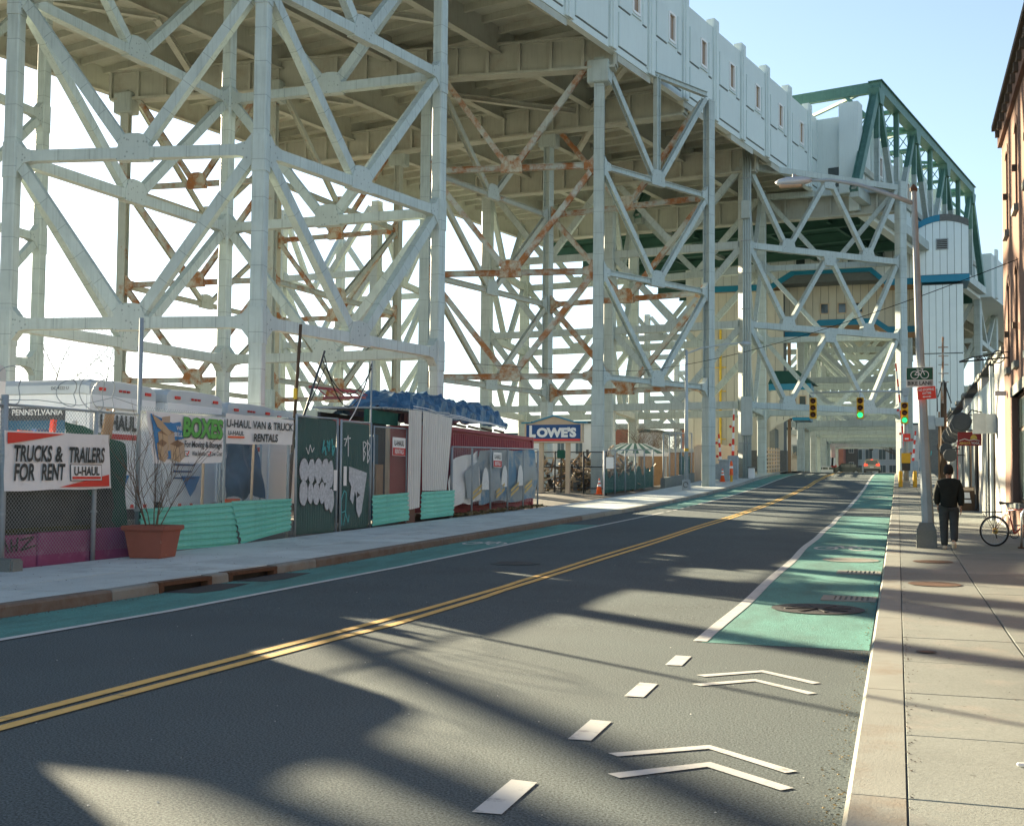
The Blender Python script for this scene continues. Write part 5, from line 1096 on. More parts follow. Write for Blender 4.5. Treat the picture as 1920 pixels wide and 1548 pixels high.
for k, yq_ in enumerate((41.9, 44.0, 46.1, 48.6, 51.2)):
    t = thing('shop_spotlight', ['first', 'second', 'third', 'fourth', 'fifth'][k]+' dark drum hood over the ribbed shutters, counted from the brick building', 'lamp', (RX-.5, yq_, 3.8), 'drum hoods over the shutters')
    zz = 3.75-.02*k; obj('hood', MB().lathe((RX-.72, yq_-.2, zz), (0, 1, 0), [(.26, 0), (.33, .03), (.33, .40), (.22, .46)], 8), 'dark_grey', t); obj('bracket', MB().tube([(RX, yq_+.05, zz+.3), (RX-.4, yq_+.05, zz+.4), (RX-.66, yq_+.05, zz+.1)], .025, 6), 'iron_dark', t)
for k, yq_ in enumerate((53.5, 58.0, 62.5)):
    t = thing('sign_disc', ['nearest', 'middle', 'farthest'][k]+' of three low round dark lamps on the shutter front', 'lamp', (RX-.4, yq_, 3.2)); zz = [2.95, 3.35, 3.6][k]
    obj('drum', MB().lathe((RX-.62, yq_-.1, zz), (0, 1, 0), [(.26, 0), (.29, .03), (.29, .22), (.2, .25)], 14), 'dark_grey', t); obj('bracket', MB().tube([(RX, yq_, zz), (RX-.4, yq_, zz)], .025, 6), 'iron_dark', t)
ac = thing('meter_box', 'pale grey metal box mounted high on the grey painted wall', 'box', (RX-.3, 37.3, 3.3)); obj('case', MB().box(RX-.62, RX, 36.9, 37.25, 3.16, 3.72), 'galv', ac, bevel=.02); obj('lid', MB().box(RX-.66, RX-.3, 36.86, 36.9, 3.14, 3.74), 'galv_dull', ac)
yg = thing('projecting_sign', 'maroon projecting sign with an orange sun over the yoga studio', 'sign', (2.3, 42.5, 3))
yy0 = 42.5; obj('board', MB().box(1.93, 2.68, yy0, yy0+.05, 2.98, 3.44), 'maroon', yg); obj('arm', MB().tube([(RX, yy0+.02, 3.5), (1.95, yy0+.02, 3.5)], .02, 6), 'black', yg)
obj('printed_sun', MB().extr([(2.44+.11*math.cos(math.pi*k/8), yy0-.004, 3.2+.15*math.sin(math.pi*k/8)) for k in range(9)], (0, .003, 0)), 'gold_ink', yg)
obj('printed_hill', MB().extr([(1.98, yy0-.006, 3.16), (2.15, yy0-.006, 3.22), (2.3, yy0-.006, 3.17), (2.45, yy0-.006, 3.2), (2.63, yy0-.006, 3.15), (2.63, yy0-.006, 3.135), (2.45, yy0-.006, 3.18), (2.3, yy0-.006, 3.15), (2.15, yy0-.006, 3.2), (1.98, yy0-.006, 3.14)], (0, .002, 0)), 'white', yg)
text('lettering', 'ABHAYA', (1.98, yy0, 3.03), (1, 0, 0), UD, .075, 'gold_ink', yg, width=.36, bold=.02); text('lettering', 'YOGA', (2.36, yy0, 3.03), (1, 0, 0), UD, .075, 'white', yg, width=.26, bold=.01)
af = thing('sandwich_board', 'brown sandwich board standing on the pavement before the shutters', 'sign', (2.55, 45.7, fz(45.7)))
z0 = fz(45.7)
for s_, ya, yb in ((0, 45.45, 45.72), (1, 46.1, 45.76)): obj('board', MB().extr([(2.2, ya, z0), (2.72, ya, z0), (2.62, yb, z0+.86), (2.12, yb, z0+.86)], (0, .03, 0)), 'wood_dark', af)
obj('header', MB().extr([(2.15, 45.66, z0+.72), (2.6, 45.66, z0+.72), (2.6, 45.70, z0+.84), (2.12, 45.70, z0+.84)], (0, -.01, 0)), 'tan', af); obj('poster', MB().extr([(2.28, 45.575, z0+.45), (2.48, 45.575, z0+.45), (2.46, 45.63, z0+.66), (2.27, 45.63, z0+.66)], (0, -.012, 0)), 'banner_white', af); obj('poster', MB().extr([(2.28, 45.52, z0+.28), (2.52, 45.52, z0+.28), (2.5, 45.56, z0+.40), (2.28, 45.56, z0+.40)], (0, -.012, 0)), 'banner_white', af)
obj('side', MB().extr([(2.0, 45.5, z0), (2.16, 45.44, z0), (2.1, 45.72, z0+.84), (2.04, 45.74, z0+.84)], (0, .02, 0)), 'tan', af)
# ------------------------------------------------------------------ street furniture on the right pavement
sl = thing('street_light', 'leaning steel street light with curved arm carrying the bicycle lane sign', 'street light', (.54, 25.2, fz(25.2)))
z0 = fz(25.2)
obj('base', MB().add([(.54+a*s_, 25.2+b*s_, z) for s_, z in ((.20, z0-.05), (.185, z0+.35), (.13, z0+.5)) for a, b in ((-1, -1), (1, -1), (1, 1), (-1, 1))], [(0, 1, 5, 4), (1, 2, 6, 5), (2, 3, 7, 6), (3, 0, 4, 7), (4, 5, 9, 8), (5, 6, 10, 9), (6, 7, 11, 10), (7, 4, 8, 11), (8, 9, 10, 11)]), 'concrete', sl, bevel=.012)
obj('shaft', MB().tube([(.57, 25.2, z0+.42), (.45, 25.2, 4.0), (.345, 25.2, 7.65)], [.115, .085, .052], 8), 'galv_dull', sl); obj('finial', MB().lathe((.343, 25.2, 7.62), (0, 0, 1), [(.075, 0), (.08, .06), (.03, .13), (.01, .15)], 8), 'iron', sl)
obj('rust_sleeve', MB().tube([(.575, 25.2, z0+.4), (.52, 25.2, 2.05)], [.119, .107], 8), 'galv_dull', sl)
obj('arm', MB().tube([(.36, 25.2, 7.36), (-.2, 25.2, 7.62), (-.75, 25.2, 7.84), (-1.27, 25.2, 7.97), (-1.75, 25.2, 8.0)], [.05, .045, .04, .035, .03], 8), 'galv', sl, smooth=True)
hd_ = obj('lamp_head', MB().add([(x, 25.2+w_, z) for x, w_, z in ()], []) if False else MB().lathe((-1.68, 25.2, 8.0), (-1, 0, 0), [(.03, 0), (.06, .06), (.10, .22), (.105, .5), (.07, .68), (.02, .76)], 12), 'truck_grey', sl, smooth=True)
hd_.data.transform(Matrix.Translation((0, 0, 0)))
obj('lens', MB().obox((-2.12, 25.2, 7.91), (.24, 0, 0), (0, .08, 0), (0, 0, .03)), 'tan', hd_, bevel=.02); obj('photocell', MB().lathe((-2.05, 25.2, 8.08), (0, 0, 1), [(.04, 0), (.04, .07)], 8), 'galv', hd_)
bl = thing('bicycle_lane_sign', 'green and white bicycle lane sign on the street light', 'sign', (.43, 25.0, 3.6))
obj('plate', MB().box(.17, .69, 25.03, 25.045, 3.58, 3.98), 'white', bl); obj('green_field', MB().box(.18, .68, 25.024, 25.03, 3.725, 3.97), 'sign_green', bl); obj('text_field', MB().box(.18, .68, 25.024, 25.03, 3.595, 3.715), 'line_white', bl)
mb = MB()
for c_ in (.335, .525): mb.tube([(c_+.075*math.cos(k*math.pi/10), 25.02, 3.825+.075*math.sin(k*math.pi/10)) for k in range(20)], .008, 4, closed=True)
obj('printed_wheels', mb, 'white', bl)
for a, b in (((.335, 3.825), (.40, 3.91)), ((.40, 3.91), (.49, 3.91)), ((.49, 3.91), (.525, 3.825)), ((.39, 3.92), (.44, 3.825)), ((.44, 3.825), (.49, 3.91)), ((.335, 3.825), (.44, 3.825)), ((.37, 3.935), (.42, 3.935)), ((.49, 3.91), (.48, 3.945)), ((.45, 3.95), (.50, 3.945))): obj('printed_frame', MB().beam((a[0], 25.02, a[1]), (b[0], 25.02, b[1]), .013, .006, ref=(0, 1, 0)), 'white', bl)
text('lettering', 'BIKE LANE', (.20, 25.024, 3.62), (1, 0, 0), UD, .075, 'black', bl, width=.46, bold=.02)
ns = thing('parking_sign', 'crooked red no stopping sign below the bicycle lane sign', 'sign', (.56, 25.0, 3.3))
mb = MB(); q = R(4); 
def nsq(x, z, y=25.0): return V3(.56+x*math.cos(q)-z*math.sin(q), y, 3.455+x*math.sin(q)+z*math.cos(q))
obj('plate', MB().extr([nsq(-.175, -.125, 25.01), nsq(.175, -.125, 25.01), nsq(.175, .125, 25.01), nsq(-.175, .125, 25.01)], (0, .01, 0)), 'red', ns)
xd_ = (math.cos(q), 0, math.sin(q)); ud_ = (-math.sin(q), 0, math.cos(q))
text('lettering', 'NO STOPPING', nsq(-.145, .045, 25.01), xd_, ud_, .045, 'white', ns, width=.29, bold=.02); text('lettering', 'ANYTIME', nsq(-.085, -.025, 25.01), xd_, ud_, .045, 'white', ns, width=.17, bold=.02)
obj('printed_arrow', MB().extr([nsq(-.085, -.075, 25.004), nsq(-.05, -.095, 25.004), nsq(-.05, -.082, 25.004), nsq(.05, -.082, 25.004), nsq(.05, -.095, 25.004), nsq(.085, -.075, 25.004), nsq(.05, -.055, 25.004), nsq(.05, -.068, 25.004), nsq(-.05, -.068, 25.004), nsq(-.05, -.055, 25.004)], (0, .003, 0)), 'white', ns)
# traffic signals
sp = thing('signal_pole', 'grey signal pole with long mast arm over the street before the portal tower', 'signal pole', (.46, 74, fz(74)))
obj('shaft', MB().tube([(.46, 74, fz(74)-.1), (.46, 74, 7.5)], [.17, .11], 10), 'galv_dull', sp, smooth=True); obj('base', MB().box(.22, .7, 73.78, 74.22, fz(74)-.05, fz(74)+.35), 'galv_dull', sp, bevel=.04)
obj('mast_arm', MB().tube([(.46, 74, 7.28), (-2.0, 74, 7.34), (-5.1, 74, 7.30)], [.075, .06, .04], 8), 'galv', sp, smooth=True); obj('clamp', MB().box(.26, .66, 73.85, 74.15, 7.05, 7.5), 'galv_dull', sp)
obj('control_box', MB().box(.2, .72, 73.6, 73.84, 3.0, 3.6), 'signal_yellow', sp); obj('control_box', MB().box(.22, .70, 73.62, 73.84, 2.55, 3.0), 'iron_dark', sp)
def signal(x, ztop, lab, lit):
    t = thing('traffic_signal', lab, 'traffic signal', (x, 73.8, ztop-1.3))
    obj('housing', MB().box(x-.21, x+.21, 73.62, 73.92, ztop-1.28, ztop), 'signal_yellow', t, bevel=.03); obj('hanger', MB().box(x-.04, x+.04, 73.8, 74.0, ztop, ztop+.3), 'galv', t) 
    for k, m in enumerate(('lamp_off', 'lamp_off', lit)):
        zc = ztop-.22-k*.42; obj('lens', MB().lathe((x, 73.63, zc), (0, -1, 0), [(.16, 0), (.15, .03), (.08, .05), (.01, .055)], 14), m, t, smooth=True)
        mbv = MB(); n = 10; vs = []
        for q_ in range(n+1):
            a = math.pi*q_/n-.15+.3*q_/n*0; 
            for yv in (73.62, 73.36): vs.append((x+.19*math.cos(a), yv, zc+.19*math.sin(a)))
        obj('visor', mbv.add(vs, [(2*i, 2*i+1, 2*i+3, 2*i+2) for i in range(n)]), 'signal_yellow', t)
signal(-4.9, 6.98, 'yellow traffic signal hanging at the outer end of the mast arm', 'lamp_off'); signal(-2.14, 6.95, 'yellow traffic signal with bright green light in the middle of the mast arm', 'lamp_green'); signal(.40, 6.62, 'yellow traffic signal fixed to the signal pole', 'lamp_green_dim')
for k, (x, lab) in enumerate(((.14, 'left'), (.95, 'right'))): tag(rebase(obj('bollard', MB().lathe((x, 73.2, fz(73)-.1), (0, 0, 1), [(.12, 0), (.12, 1.0), (.09, 1.06), (.02, 1.08)], 12), 'signal_yellow', smooth=False)), 'yellow steel bollard '+lab+' of the signal pole', 'bollard')
ss = thing('small_sign', 'small red street sign on the signal pole', 'sign', (.5, 73.7, 4.2)); obj('plate', MB().box(.3, .72, 73.66, 73.7, 4.3, 4.75), 'red', ss); obj('printed_field', MB().box(.4, .62, 73.645, 73.66, 4.4, 4.5), 'white', ss)
# bridge gates with striped arms
def gate(lab, base, tip, y, n=9, box=True):
    t = thing('bridge_gate', lab, 'barrier gate', (base[0], y, lotz(base[0], y))); b, e_ = V3(base[0], y, base[1]), V3(tip[0], y, tip[1])
    for k in range(n): obj('arm_section', MB().beam(lerp(b, e_, k/n), lerp(b, e_, (k+1)/n), .18-.08*k/n, .10, ref=(0, 1, 0)), 'red' if k % 2 == 0 else 'white', t)
    if box: obj('gate_housing', MB().box(base[0]-.35, base[0]+.35, y-.3, y+.4, lotz(base[0], y)-.05, base[1]+.1), 'galv_dull', t, bevel=.04)
    for k in (2, 5): p = lerp(b, e_, k/n); obj('gate_lamp', MB().lathe(p+V3(-.2, -.05, 0), (0, -1, 0), [(.1, 0), (.1, .08)], 10), 'red_dull', t)
gate('raised red and white striped gate arm beside the right leg of the portal tower', (.5, 4.4), (-.1, 10.9), 93.0, 11); gate('shorter striped gate arm right of the signal pole', (1.05, 3.4), (1.25, 5.7), 91.0, 7)
gate('raised red and white striped gate arm left of the conduit leg', (-11.12, 3.6), (-11.05, 7.05), 84, 8, box=True); gate('lower striped gate arm left of the taller striped arm', (-11.85, 3.0), (-12.0, 5.2), 83.2, 7)
# utility pole
upo = thing('utility_pole', 'brown utility pole with climbing pegs and metal boxes near the shutters', 'utility pole', (2.1, 60, fz(60)))
obj('shaft', MB().tube([(2.05, 60, 1.0), (2.12, 60, 6.6)], [.17, .14], 10), 'wood_dark', upo); obj('mast', MB().tube([(2.06, 59.85, 5.6), (2.1, 59.85, 8.8)], .05, 8), 'paint_rust', upo); obj('conduit', MB().tube([(1.86, 59.9, 1.1), (1.9, 59.9, 5.2)], .045, 6), 'wood', upo)
for k in range(5): obj('peg', MB().box(1.88, 2.34, 59.82, 59.9, 6.6+k*.42, 6.64+k*.42), 'paint_rust', upo)
for a, b in (((1.85, 5.9), (2.05, 6.6)), ((2.45, 5.6), (2.12, 6.7)), ((1.8, 6.3), (1.82, 5.2))): obj('stay', MB().beam((a[0], 59.8, a[1]), (b[0], 59.8, b[1]), .06, .05), 'iron_dark', upo)
obj('cabinet', MB().box(1.3, 1.72, 59.6, 59.85, 4.35, 5.0), 'galv', upo); obj('cabinet', MB().box(1.72, 2.1, 59.5, 59.8, 4.5, 4.9), 'galv', upo)
# overhead wire across the street
ow = thing('overhead_wire', 'thin black wire sagging across the street in front of the portal tower', 'wire', (-5, 45, 8))
obj('strand', MB().tube(sag((2.7, 29.5, 6.9), (-12.6, 58, 7.3), .5, 30)+sag((-12.6, 58, 7.3), (-24, 49, 7.7), .25, 16)[1:], .010, 5), 'cable', ow)
# left lamp post
ll = thing('lamp_post', 'slim grey lamp post on the left pavement with graffiti on its base', 'lamp post', (-11.17, 65, fz(65)))
obj('shaft', MB().tube([(-11.17, 65, fz(65)), (-11.18, 65, 9.1)], [.13, .075], 8), 'galv', ll, smooth=True); obj('base', MB().box(-11.38, -10.96, 64.8, 65.2, fz(65)-.05, fz(65)+.6), 'galv_dull', ll, bevel=.05)
obj('arm', MB().tube([(-11.18, 65, 8.9), (-10.4, 65.5, 9.25), (-9.3, 66.2, 9.5), (-8.4, 66.8, 9.62)], [.05, .045, .04, .03], 6), 'galv', ll); obj('lamp_head', MB().lathe((-8.45, 66.8, 9.6), (.85, .5, 0), [(.03, 0), (.12, .15), (.12, .5), (.03, .7)], 10), 'galv_dull', ll); obj('band', MB().lathe((-11.17, 65, 3.45), (0, 0, 1), [(.125, 0), (.125, .16)], 8), 'signal_yellow', ll)
mb = MB(); mb.tube([(-11.17+.13*math.cos(k*.5), 64.785, fz(65)+.3+.15*math.sin(k*.5)) for k in range(12)], .02, 5); obj('graffiti', mb, 'ink', ll)
# cones, bollards and small things by the left pavement
def cone(x, y, lab, s=1.0):
    t = thing('traffic_cone', lab, 'traffic cone', (x, y, lotz(x, y))); z = lotz(x, y)
    obj('foot', MB().box(x-.17*s, x+.17*s, y-.17*s, y+.17*s, z, z+.03), 'orange', t); obj('body', MB().lathe((x, y, z+.03), (0, 0, 1), [(.14*s, 0), (.03*s, .68*s), (.02*s, .7*s)], 14), 'orange', t, smooth=True)
    for a in (.33, .5): r0 = .14-.11*a/.68; obj('band', MB().lathe((x, y, z+.03+a*s), (0, 0, 1), [((r0+.006)*s, 0), ((r0-.008)*s, .1*s)], 14), 'white', t)
cone(-14.75, 59.4, 'orange traffic cone at the store yard gate', 1.15); cone(-11.15, 79.0, 'orange traffic cone beside the left gate housing', 1.2)
bo = thing('bollard', 'yellow bollard topped with an orange sleeve beside the conduit leg', 'bollard', (-10.6, 79.3, fz(79))); obj('post', MB().lathe((-10.6, 79.3, fz(79)-.05), (0, 0, 1), [(.09, 0), (.09, .5)], 10), 'signal_yellow', bo); obj('sleeve', MB().lathe((-10.6, 79.3, fz(79)+.45), (0, 0, 1), [(.15, 0), (.12, .1), (.1, .75), (.05, .95)], 10), 'orange', bo); obj('band', MB().lathe((-10.6, 79.3, fz(79)+.9), (0, 0, 1), [(.125, 0), (.115, .15)], 10), 'white', bo)
ub = thing('utility_cabinet', 'grey utility cabinet behind the orange sleeve bollard', 'cabinet', (-11.3, 81, fz(81))); obj('case', MB().box(-11.65, -10.95, 80.7, 81.3, fz(81)-.05, fz(81)+1.35), 'galv_dull', ub, bevel=.06); obj('lid', MB().box(-11.7, -10.9, 80.65, 81.35, fz(81)+1.35, fz(81)+1.45), 'galv', ub)
hy = thing('waste_bin', 'small pale bin beside the conduit leg of the portal tower', 'bin', (-9.95, 85, fz(85))); obj('body', MB().box(-10.15, -9.72, 84.8, 85.2, fz(85), fz(85)+.75), 'white', hy, bevel=.04); obj('lid', MB().box(-10.2, -9.67, 84.75, 85.25, fz(85)+.75, fz(85)+.85), 'concrete', hy, bevel=.02)
rl = thing('guard_rail', 'pale horizontal guard rails between the portal tower and the bridge', 'railing', (-10.4, 104, 3))
for k in range(6): obj('rail', MB().beam((-10.4, 99, 2.95+k*.32), (-10.4, 111, 3.25+k*.32), .08, .12), 'tan', rl)
for k in range(6): obj('post', MB().box(-10.48, -10.34, 99+k*2.3, 99.14+k*2.3, 2.4, 4.75+k*.06), 'tan', rl)
# ------------------------------------------------------------------ store sign and yard behind it
ls = thing('store_sign', 'blue and tan gabled store sign on two posts behind the left pavement', 'sign', (-17.5, 60.3, lotz(-17.5, 60.3)))
y_ = 60.3
obj('panel', MB().box(-19.03, -16.0, y_, y_+.35, 3.85, 4.74), 'blue_sign', ls); obj('red_stripe', MB().box(-19.0, -16.03, y_-.006, y_, 3.87, 3.98), 'red', ls)
mb = MB(); mb.box(-19.12, -19.03, y_-.03, y_+.38, 3.78, 4.8); mb.box(-16.0, -15.91, y_-.03, y_+.38, 3.78, 4.8); mb.box(-19.03, -16.0, y_-.03, y_+.38, 3.76, 3.85); obj('frame', mb, 'tan', ls)
obj('gable', MB().extr([(-19.1, y_+.02, 4.74), (-15.93, y_+.02, 4.74), (-16.3, y_+.02, 4.83), (-17.5, y_+.02, 5.18), (-18.7, y_+.02, 4.83)], (0, .3, 0)), 'tan', ls)
for (a, b) in (((-19.3, 4.84), (-18.7, 4.86)), ((-18.72, 4.86), (-17.5, 5.22)), ((-17.5, 5.22), (-16.28, 4.86)), ((-16.3, 4.86), (-15.7, 4.84))): obj('roof_trim', MB().beam((a[0], y_+.17, a[1]), (b[0], y_+.17, b[1]), .46, .07), 'band_blue', ls)
text('lettering', 'L', (-18.86, y_, 4.10), (1, 0, 0), UD, .56, 'white', ls, width=.36, bold=.06); text('lettering', "OWE'S", (-18.44, y_, 4.10), (1, 0, 0), UD, .44, 'white', ls, width=2.2, bold=.06)
for x in (-18.22, -16.74): obj('post', MB().box(x-.11, x+.11, y_+.08, y_+.3, .9, 3.8), 'tan', ls); 
f3 = thing('yard_fence', 'dark mesh fence and gate before the cluttered yard under the store sign', 'fence', (-16, 61.2, 1.2))
for x in (-19.6, -17.7, -16.1, -14.85): pipe(f3, (x, 61.3, .9), (x, 61.3, 3.35), .05, 'iron_dark')
for z in (1.35, 2.5, 3.3): pipe(f3, (-19.6, 61.3, z), (-14.85, 61.3, z), .03, 'iron_dark', 'rail')
wire_mesh(f3, (-19.6, 61.32), (-14.85, 61.32), 1.3, 3.3, .12, .008, 'iron_dark')
f4 = thing('chain_link_fence', 'chain link fence with dark green screening beside the cone', 'fence', (-14.3, 66, 1.4))
for k in range(6): y = 60.2+k*2.2; x = -14.8+.08*k*1.0+.1; pipe(f4, (x, y, prof(y)), (x, y, prof(y)+2.35), .045, 'galv_dull' if k else 'white')
pipe(f4, (-14.7, 60.2, 3.35), (-14.2, 71.2, 3.75), .03, 'galv_dull', 'top_rail'); wire_mesh(f4, (-14.7, 60.2), (-14.2, 71.2), 1.3, 3.4, .12, .008, 'wire')
mb = MB(); n = 44; vs = []; rnd = random.Random(8)
for k in range(n+1):
    y = 60.4+10.6*k/n; x = -14.75+.045*(y-60.4)+.04*math.sin(k*1.3); vs += [(x, y, prof(y)+.1), (x+.03*math.sin(k), y, prof(y)+1.0+.5*rnd.random()*abs(math.sin(k*.45))+.25*math.sin(k*.9))]
obj('screen', mb.add(vs, [(2*k, 2*k+1, 2*k+3, 2*k+2) for k in range(n)]), 'screen_green', f4)
nb = tag(obj('notice', MB().box(-14.55, -14.15, 60.05, 60.08, 2.4, 3.0), 'banner_white'), 'white notice on the fence post beside the cone', 'notice'); rebase(nb)
f5 = thing('chain_link_fence', 'taller chain link fence on a concrete footing behind the lamp post', 'fence', (-13.6, 76, 1.6))
for k in range(6): y = 71.4+k*2.1; pipe(f5, (-13.7, y, prof(y)+.2), (-13.7, y, prof(y)+3.4), .045, 'galv_dull')
pipe(f5, (-13.7, 71.4, 4.75), (-13.7, 82, 5.2), .03, 'galv_dull', 'top_rail'); wire_mesh(f5, (-13.7, 71.4), (-13.7, 82), 2.0, 4.8, .13, .008, 'wire')
obj('footing', MB().extr([(-13.85, 71.3, 1.2), (-13.85, 82.2, 1.6), (-13.85, 82.2, 2.45), (-13.85, 71.3, 2.0)], (.3, 0, 0)), 'concrete', f5)
mb = MB(); vs = []
for k in range(13): y = 77.4+4.4*k/12; vs += [(-13.78, y, prof(y)+.45), (-13.78+.03*math.sin(k*2), y, prof(y)+2.0+.25*math.sin(k*1.1))]
obj('screen', mb.add(vs, [(2*k, 2*k+1, 2*k+3, 2*k+2) for k in range(12)]), 'screen_green', f5)
pw = thing('timber_hoarding', 'tan timber hoarding beyond the taller fence at the bridge approach', 'hoarding', (-13.6, 92, 2.4))
for k in range(26): y = 83+k*.9; obj('board', MB().box(-13.75, -13.68, y, y+.86, prof(y)-.1, prof(y)+2.5+.06*math.sin(k)), 'tan', pw)
# scrap in the yard
rnd = random.Random(21)
def scrap(name, lab, cx, cy, wx, wy, h, n, z0=1.0):
    for m in ('leaf_dry', 'dark_grey', 'tan', 'wood'):
        mb = MB()
        for _ in range(n):
            a, b = rnd.uniform(-1, 1), rnd.uniform(-1, 1); hh = h*(1-.6*max(abs(a), abs(b))); p = V3(cx+a*wx, cy+b*wy, z0+rnd.uniform(0, hh)); d = V3(rnd.gauss(0, 1), rnd.gauss(0, 1), rnd.gauss(0, .8)).normalized()
            mb.beam(p, p+d*rnd.uniform(.3, 1.4), rnd.uniform(.03, .22), rnd.uniform(.02, .12))
        yield m, mb
for lab, cx, cy, wx, wy, h, n in (('heap of scrap timber and metal in the yard under the store sign', -18.5, 65, 3.2, 2.2, 2.4, 70), ('heap of scrap behind the green screened fence', -16.6, 69, 1.5, 5.0, 2.9, 150)):
    t = thing('scrap_heap', lab, 'scrap', (cx, cy, 1.0))
    for m, mb in scrap('', lab, cx, cy, wx, wy, h, n): stuff(obj('scrap_pieces', mb, m, t, fix=False))
bn = thing('mailbox', 'dark green box on a post behind the store sign', 'box', (-17.3, 61.0, 1)); obj('case', MB().box(-17.45, -17.05, 60.8, 61.1, 2.95, 3.4), 'screen_green', bn, bevel=.03); obj('post', MB().box(-17.28, -17.22, 60.92, 60.98, 1.0, 2.95), 'iron_dark', bn)
# ------------------------------------------------------------------ trees without leaves
def tree(name, label, x, y, z, h, r, seed, levels=4, m='bark', spread=.55, group=None):
    t = thing(name, label, 'tree', (x, y, z), group); rnd = random.Random(seed); tm, cm = MB(), MB()
    def grow(p, d, L, rr, dep, mb_):
        pts = [p.copy()]; rs = [rr]; q = p.copy(); n = 4
        for k in range(n):
            d = (d+V3(rnd.gauss(0, .13), rnd.gauss(0, .13), .05)).normalized(); q = q+d*L/n; pts.append(q.copy()); rs.append(rr*(1-.5*(k+1)/n))
            if dep > 0 and k >= (2 if dep == levels else 0):
                for _ in range(2 if dep > 1 else 1):
                    a = rnd.uniform(0, 6.28); side = V3(math.cos(a), math.sin(a), rnd.uniform(-.1, .4)); grow(q.copy(), (d*(1-spread)+side*spread).normalized(), L*rnd.uniform(.5, .72), rs[-1]*.62, dep-1, cm)
        mb_.tube(pts, rs, 5 if rr > .03 else 3, cap=False)
    grow(V3(x, y, z-.1), V3(0, 0, 1), h*.42, r, levels, tm)
    obj('trunk', tm, m, t, fix=False); obj('crown', cm, m, t, fix=False); return t
# ------------------------------------------------------------------ buildings far off
def block(name, label, x0, x1, y0, y1, z0, z1, m, wx=(), wz=(), ww=.9, wh=1.4, roof='far_roof', frame='far_white', side_y=None, cornice=True, glass='far_glass'):
    t = thing(name, label, 'building', ((x0+x1)/2, (y0+y1)/2, z0)); obj('wall', MB().box(x0, x1, y0, y1, z0, z1), m, t)
    if cornice: obj('cornice', MB().box(x0-.2, x1+.2, y0-.25, y1+.2, z1, z1+.35), roof, t)
    for x in wx:
        for z in wz:
            w_ = obj('window', MB().box(x-ww/2-.1, x+ww/2+.1, y0-.06, y0, z-.1, z+wh+.1), frame, t)
            obj('pane', MB().box(x-ww/2, x-.03, y0-.09, y0-.06, z, z+wh), glass, w_); obj('pane', MB().box(x+.03, x+ww/2, y0-.09, y0-.06, z, z+wh), glass, w_)
    return t
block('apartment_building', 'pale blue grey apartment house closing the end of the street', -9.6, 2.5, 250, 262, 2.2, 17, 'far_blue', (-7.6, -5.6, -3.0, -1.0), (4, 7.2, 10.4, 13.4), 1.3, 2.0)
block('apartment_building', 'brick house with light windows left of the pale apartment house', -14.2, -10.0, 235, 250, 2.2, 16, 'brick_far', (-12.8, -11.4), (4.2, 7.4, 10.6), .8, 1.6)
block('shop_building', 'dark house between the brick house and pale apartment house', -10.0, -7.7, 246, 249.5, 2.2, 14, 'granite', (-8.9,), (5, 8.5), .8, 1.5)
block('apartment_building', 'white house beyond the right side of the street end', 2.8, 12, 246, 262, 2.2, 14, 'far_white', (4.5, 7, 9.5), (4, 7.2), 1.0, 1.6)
wh_ = thing('gambrel_house', 'white house with dark blue roof and dormer left of the street', 'house', (-15.5, 180, 3))
obj('wall', MB().box(-20, -11.6, 180, 190, 2.3, 9.4), 'far_white', wh_); rf = obj('roof', MB().extr([(-20.3, 179.8, 9.4), (-11.3, 179.8, 9.4), (-12.0, 180.6, 12.4), (-20.3, 180.6, 12.4)], (0, 9, 0)), 'far_roof', wh_)
obj('eave', MB().box(-20.3, -11.3, 179.5, 179.9, 9.2, 9.45), 'far_white', wh_)
dm = obj('dormer', MB().extr([(-15.0, 179.6, 9.8), (-13.2, 179.6, 9.8), (-13.2, 179.6, 11.5), (-14.1, 179.6, 12.3), (-15.0, 179.6, 11.5)], (0, 2, 0)), 'far_white', wh_); obj('pane', MB().box(-14.6, -13.6, 179.5, 179.6, 10.1, 11.4), 'far_glass', dm)
wv = obj('window', MB().box(-15.1, -13.6, 179.9, 180, 5.6, 7.8), 'galv_dull', wh_); obj('pane', MB().box(-14.9, -13.8, 179.85, 179.9, 5.8, 7.6), 'far_glass', wv)
pf = thing('picket_fence', 'weathered pale picket fence left of the street beyond the bridge', 'fence', (-11.5, 140, 3))
for k in range(40): x = -14.2+k*.085; obj('picket', MB().box(x, x+.06, 140+k*.1, 140.06+k*.1, 2.9, 5.1+.6*random.random()), 'tan', pf)
# shop with striped awning
sa = thing('awning_shop', 'red shop front with black and white striped awning at the far left corner', 'shop', (-11.2, 200, 2.6)); obj('front', MB().box(-12.6, -9.75, 200, 204, 2.4, 5.2), 'red_dull', sa)
for k in range(9): obj('awning_stripe', MB().extr([(-12.6+k*.32, 198.6, 5.0), (-12.28+k*.32, 198.6, 5.0), (-12.28+k*.32, 200, 6.3), (-12.6+k*.32, 200, 6.3)], (0, 0, .05)), 'black' if k % 2 else 'white', sa)
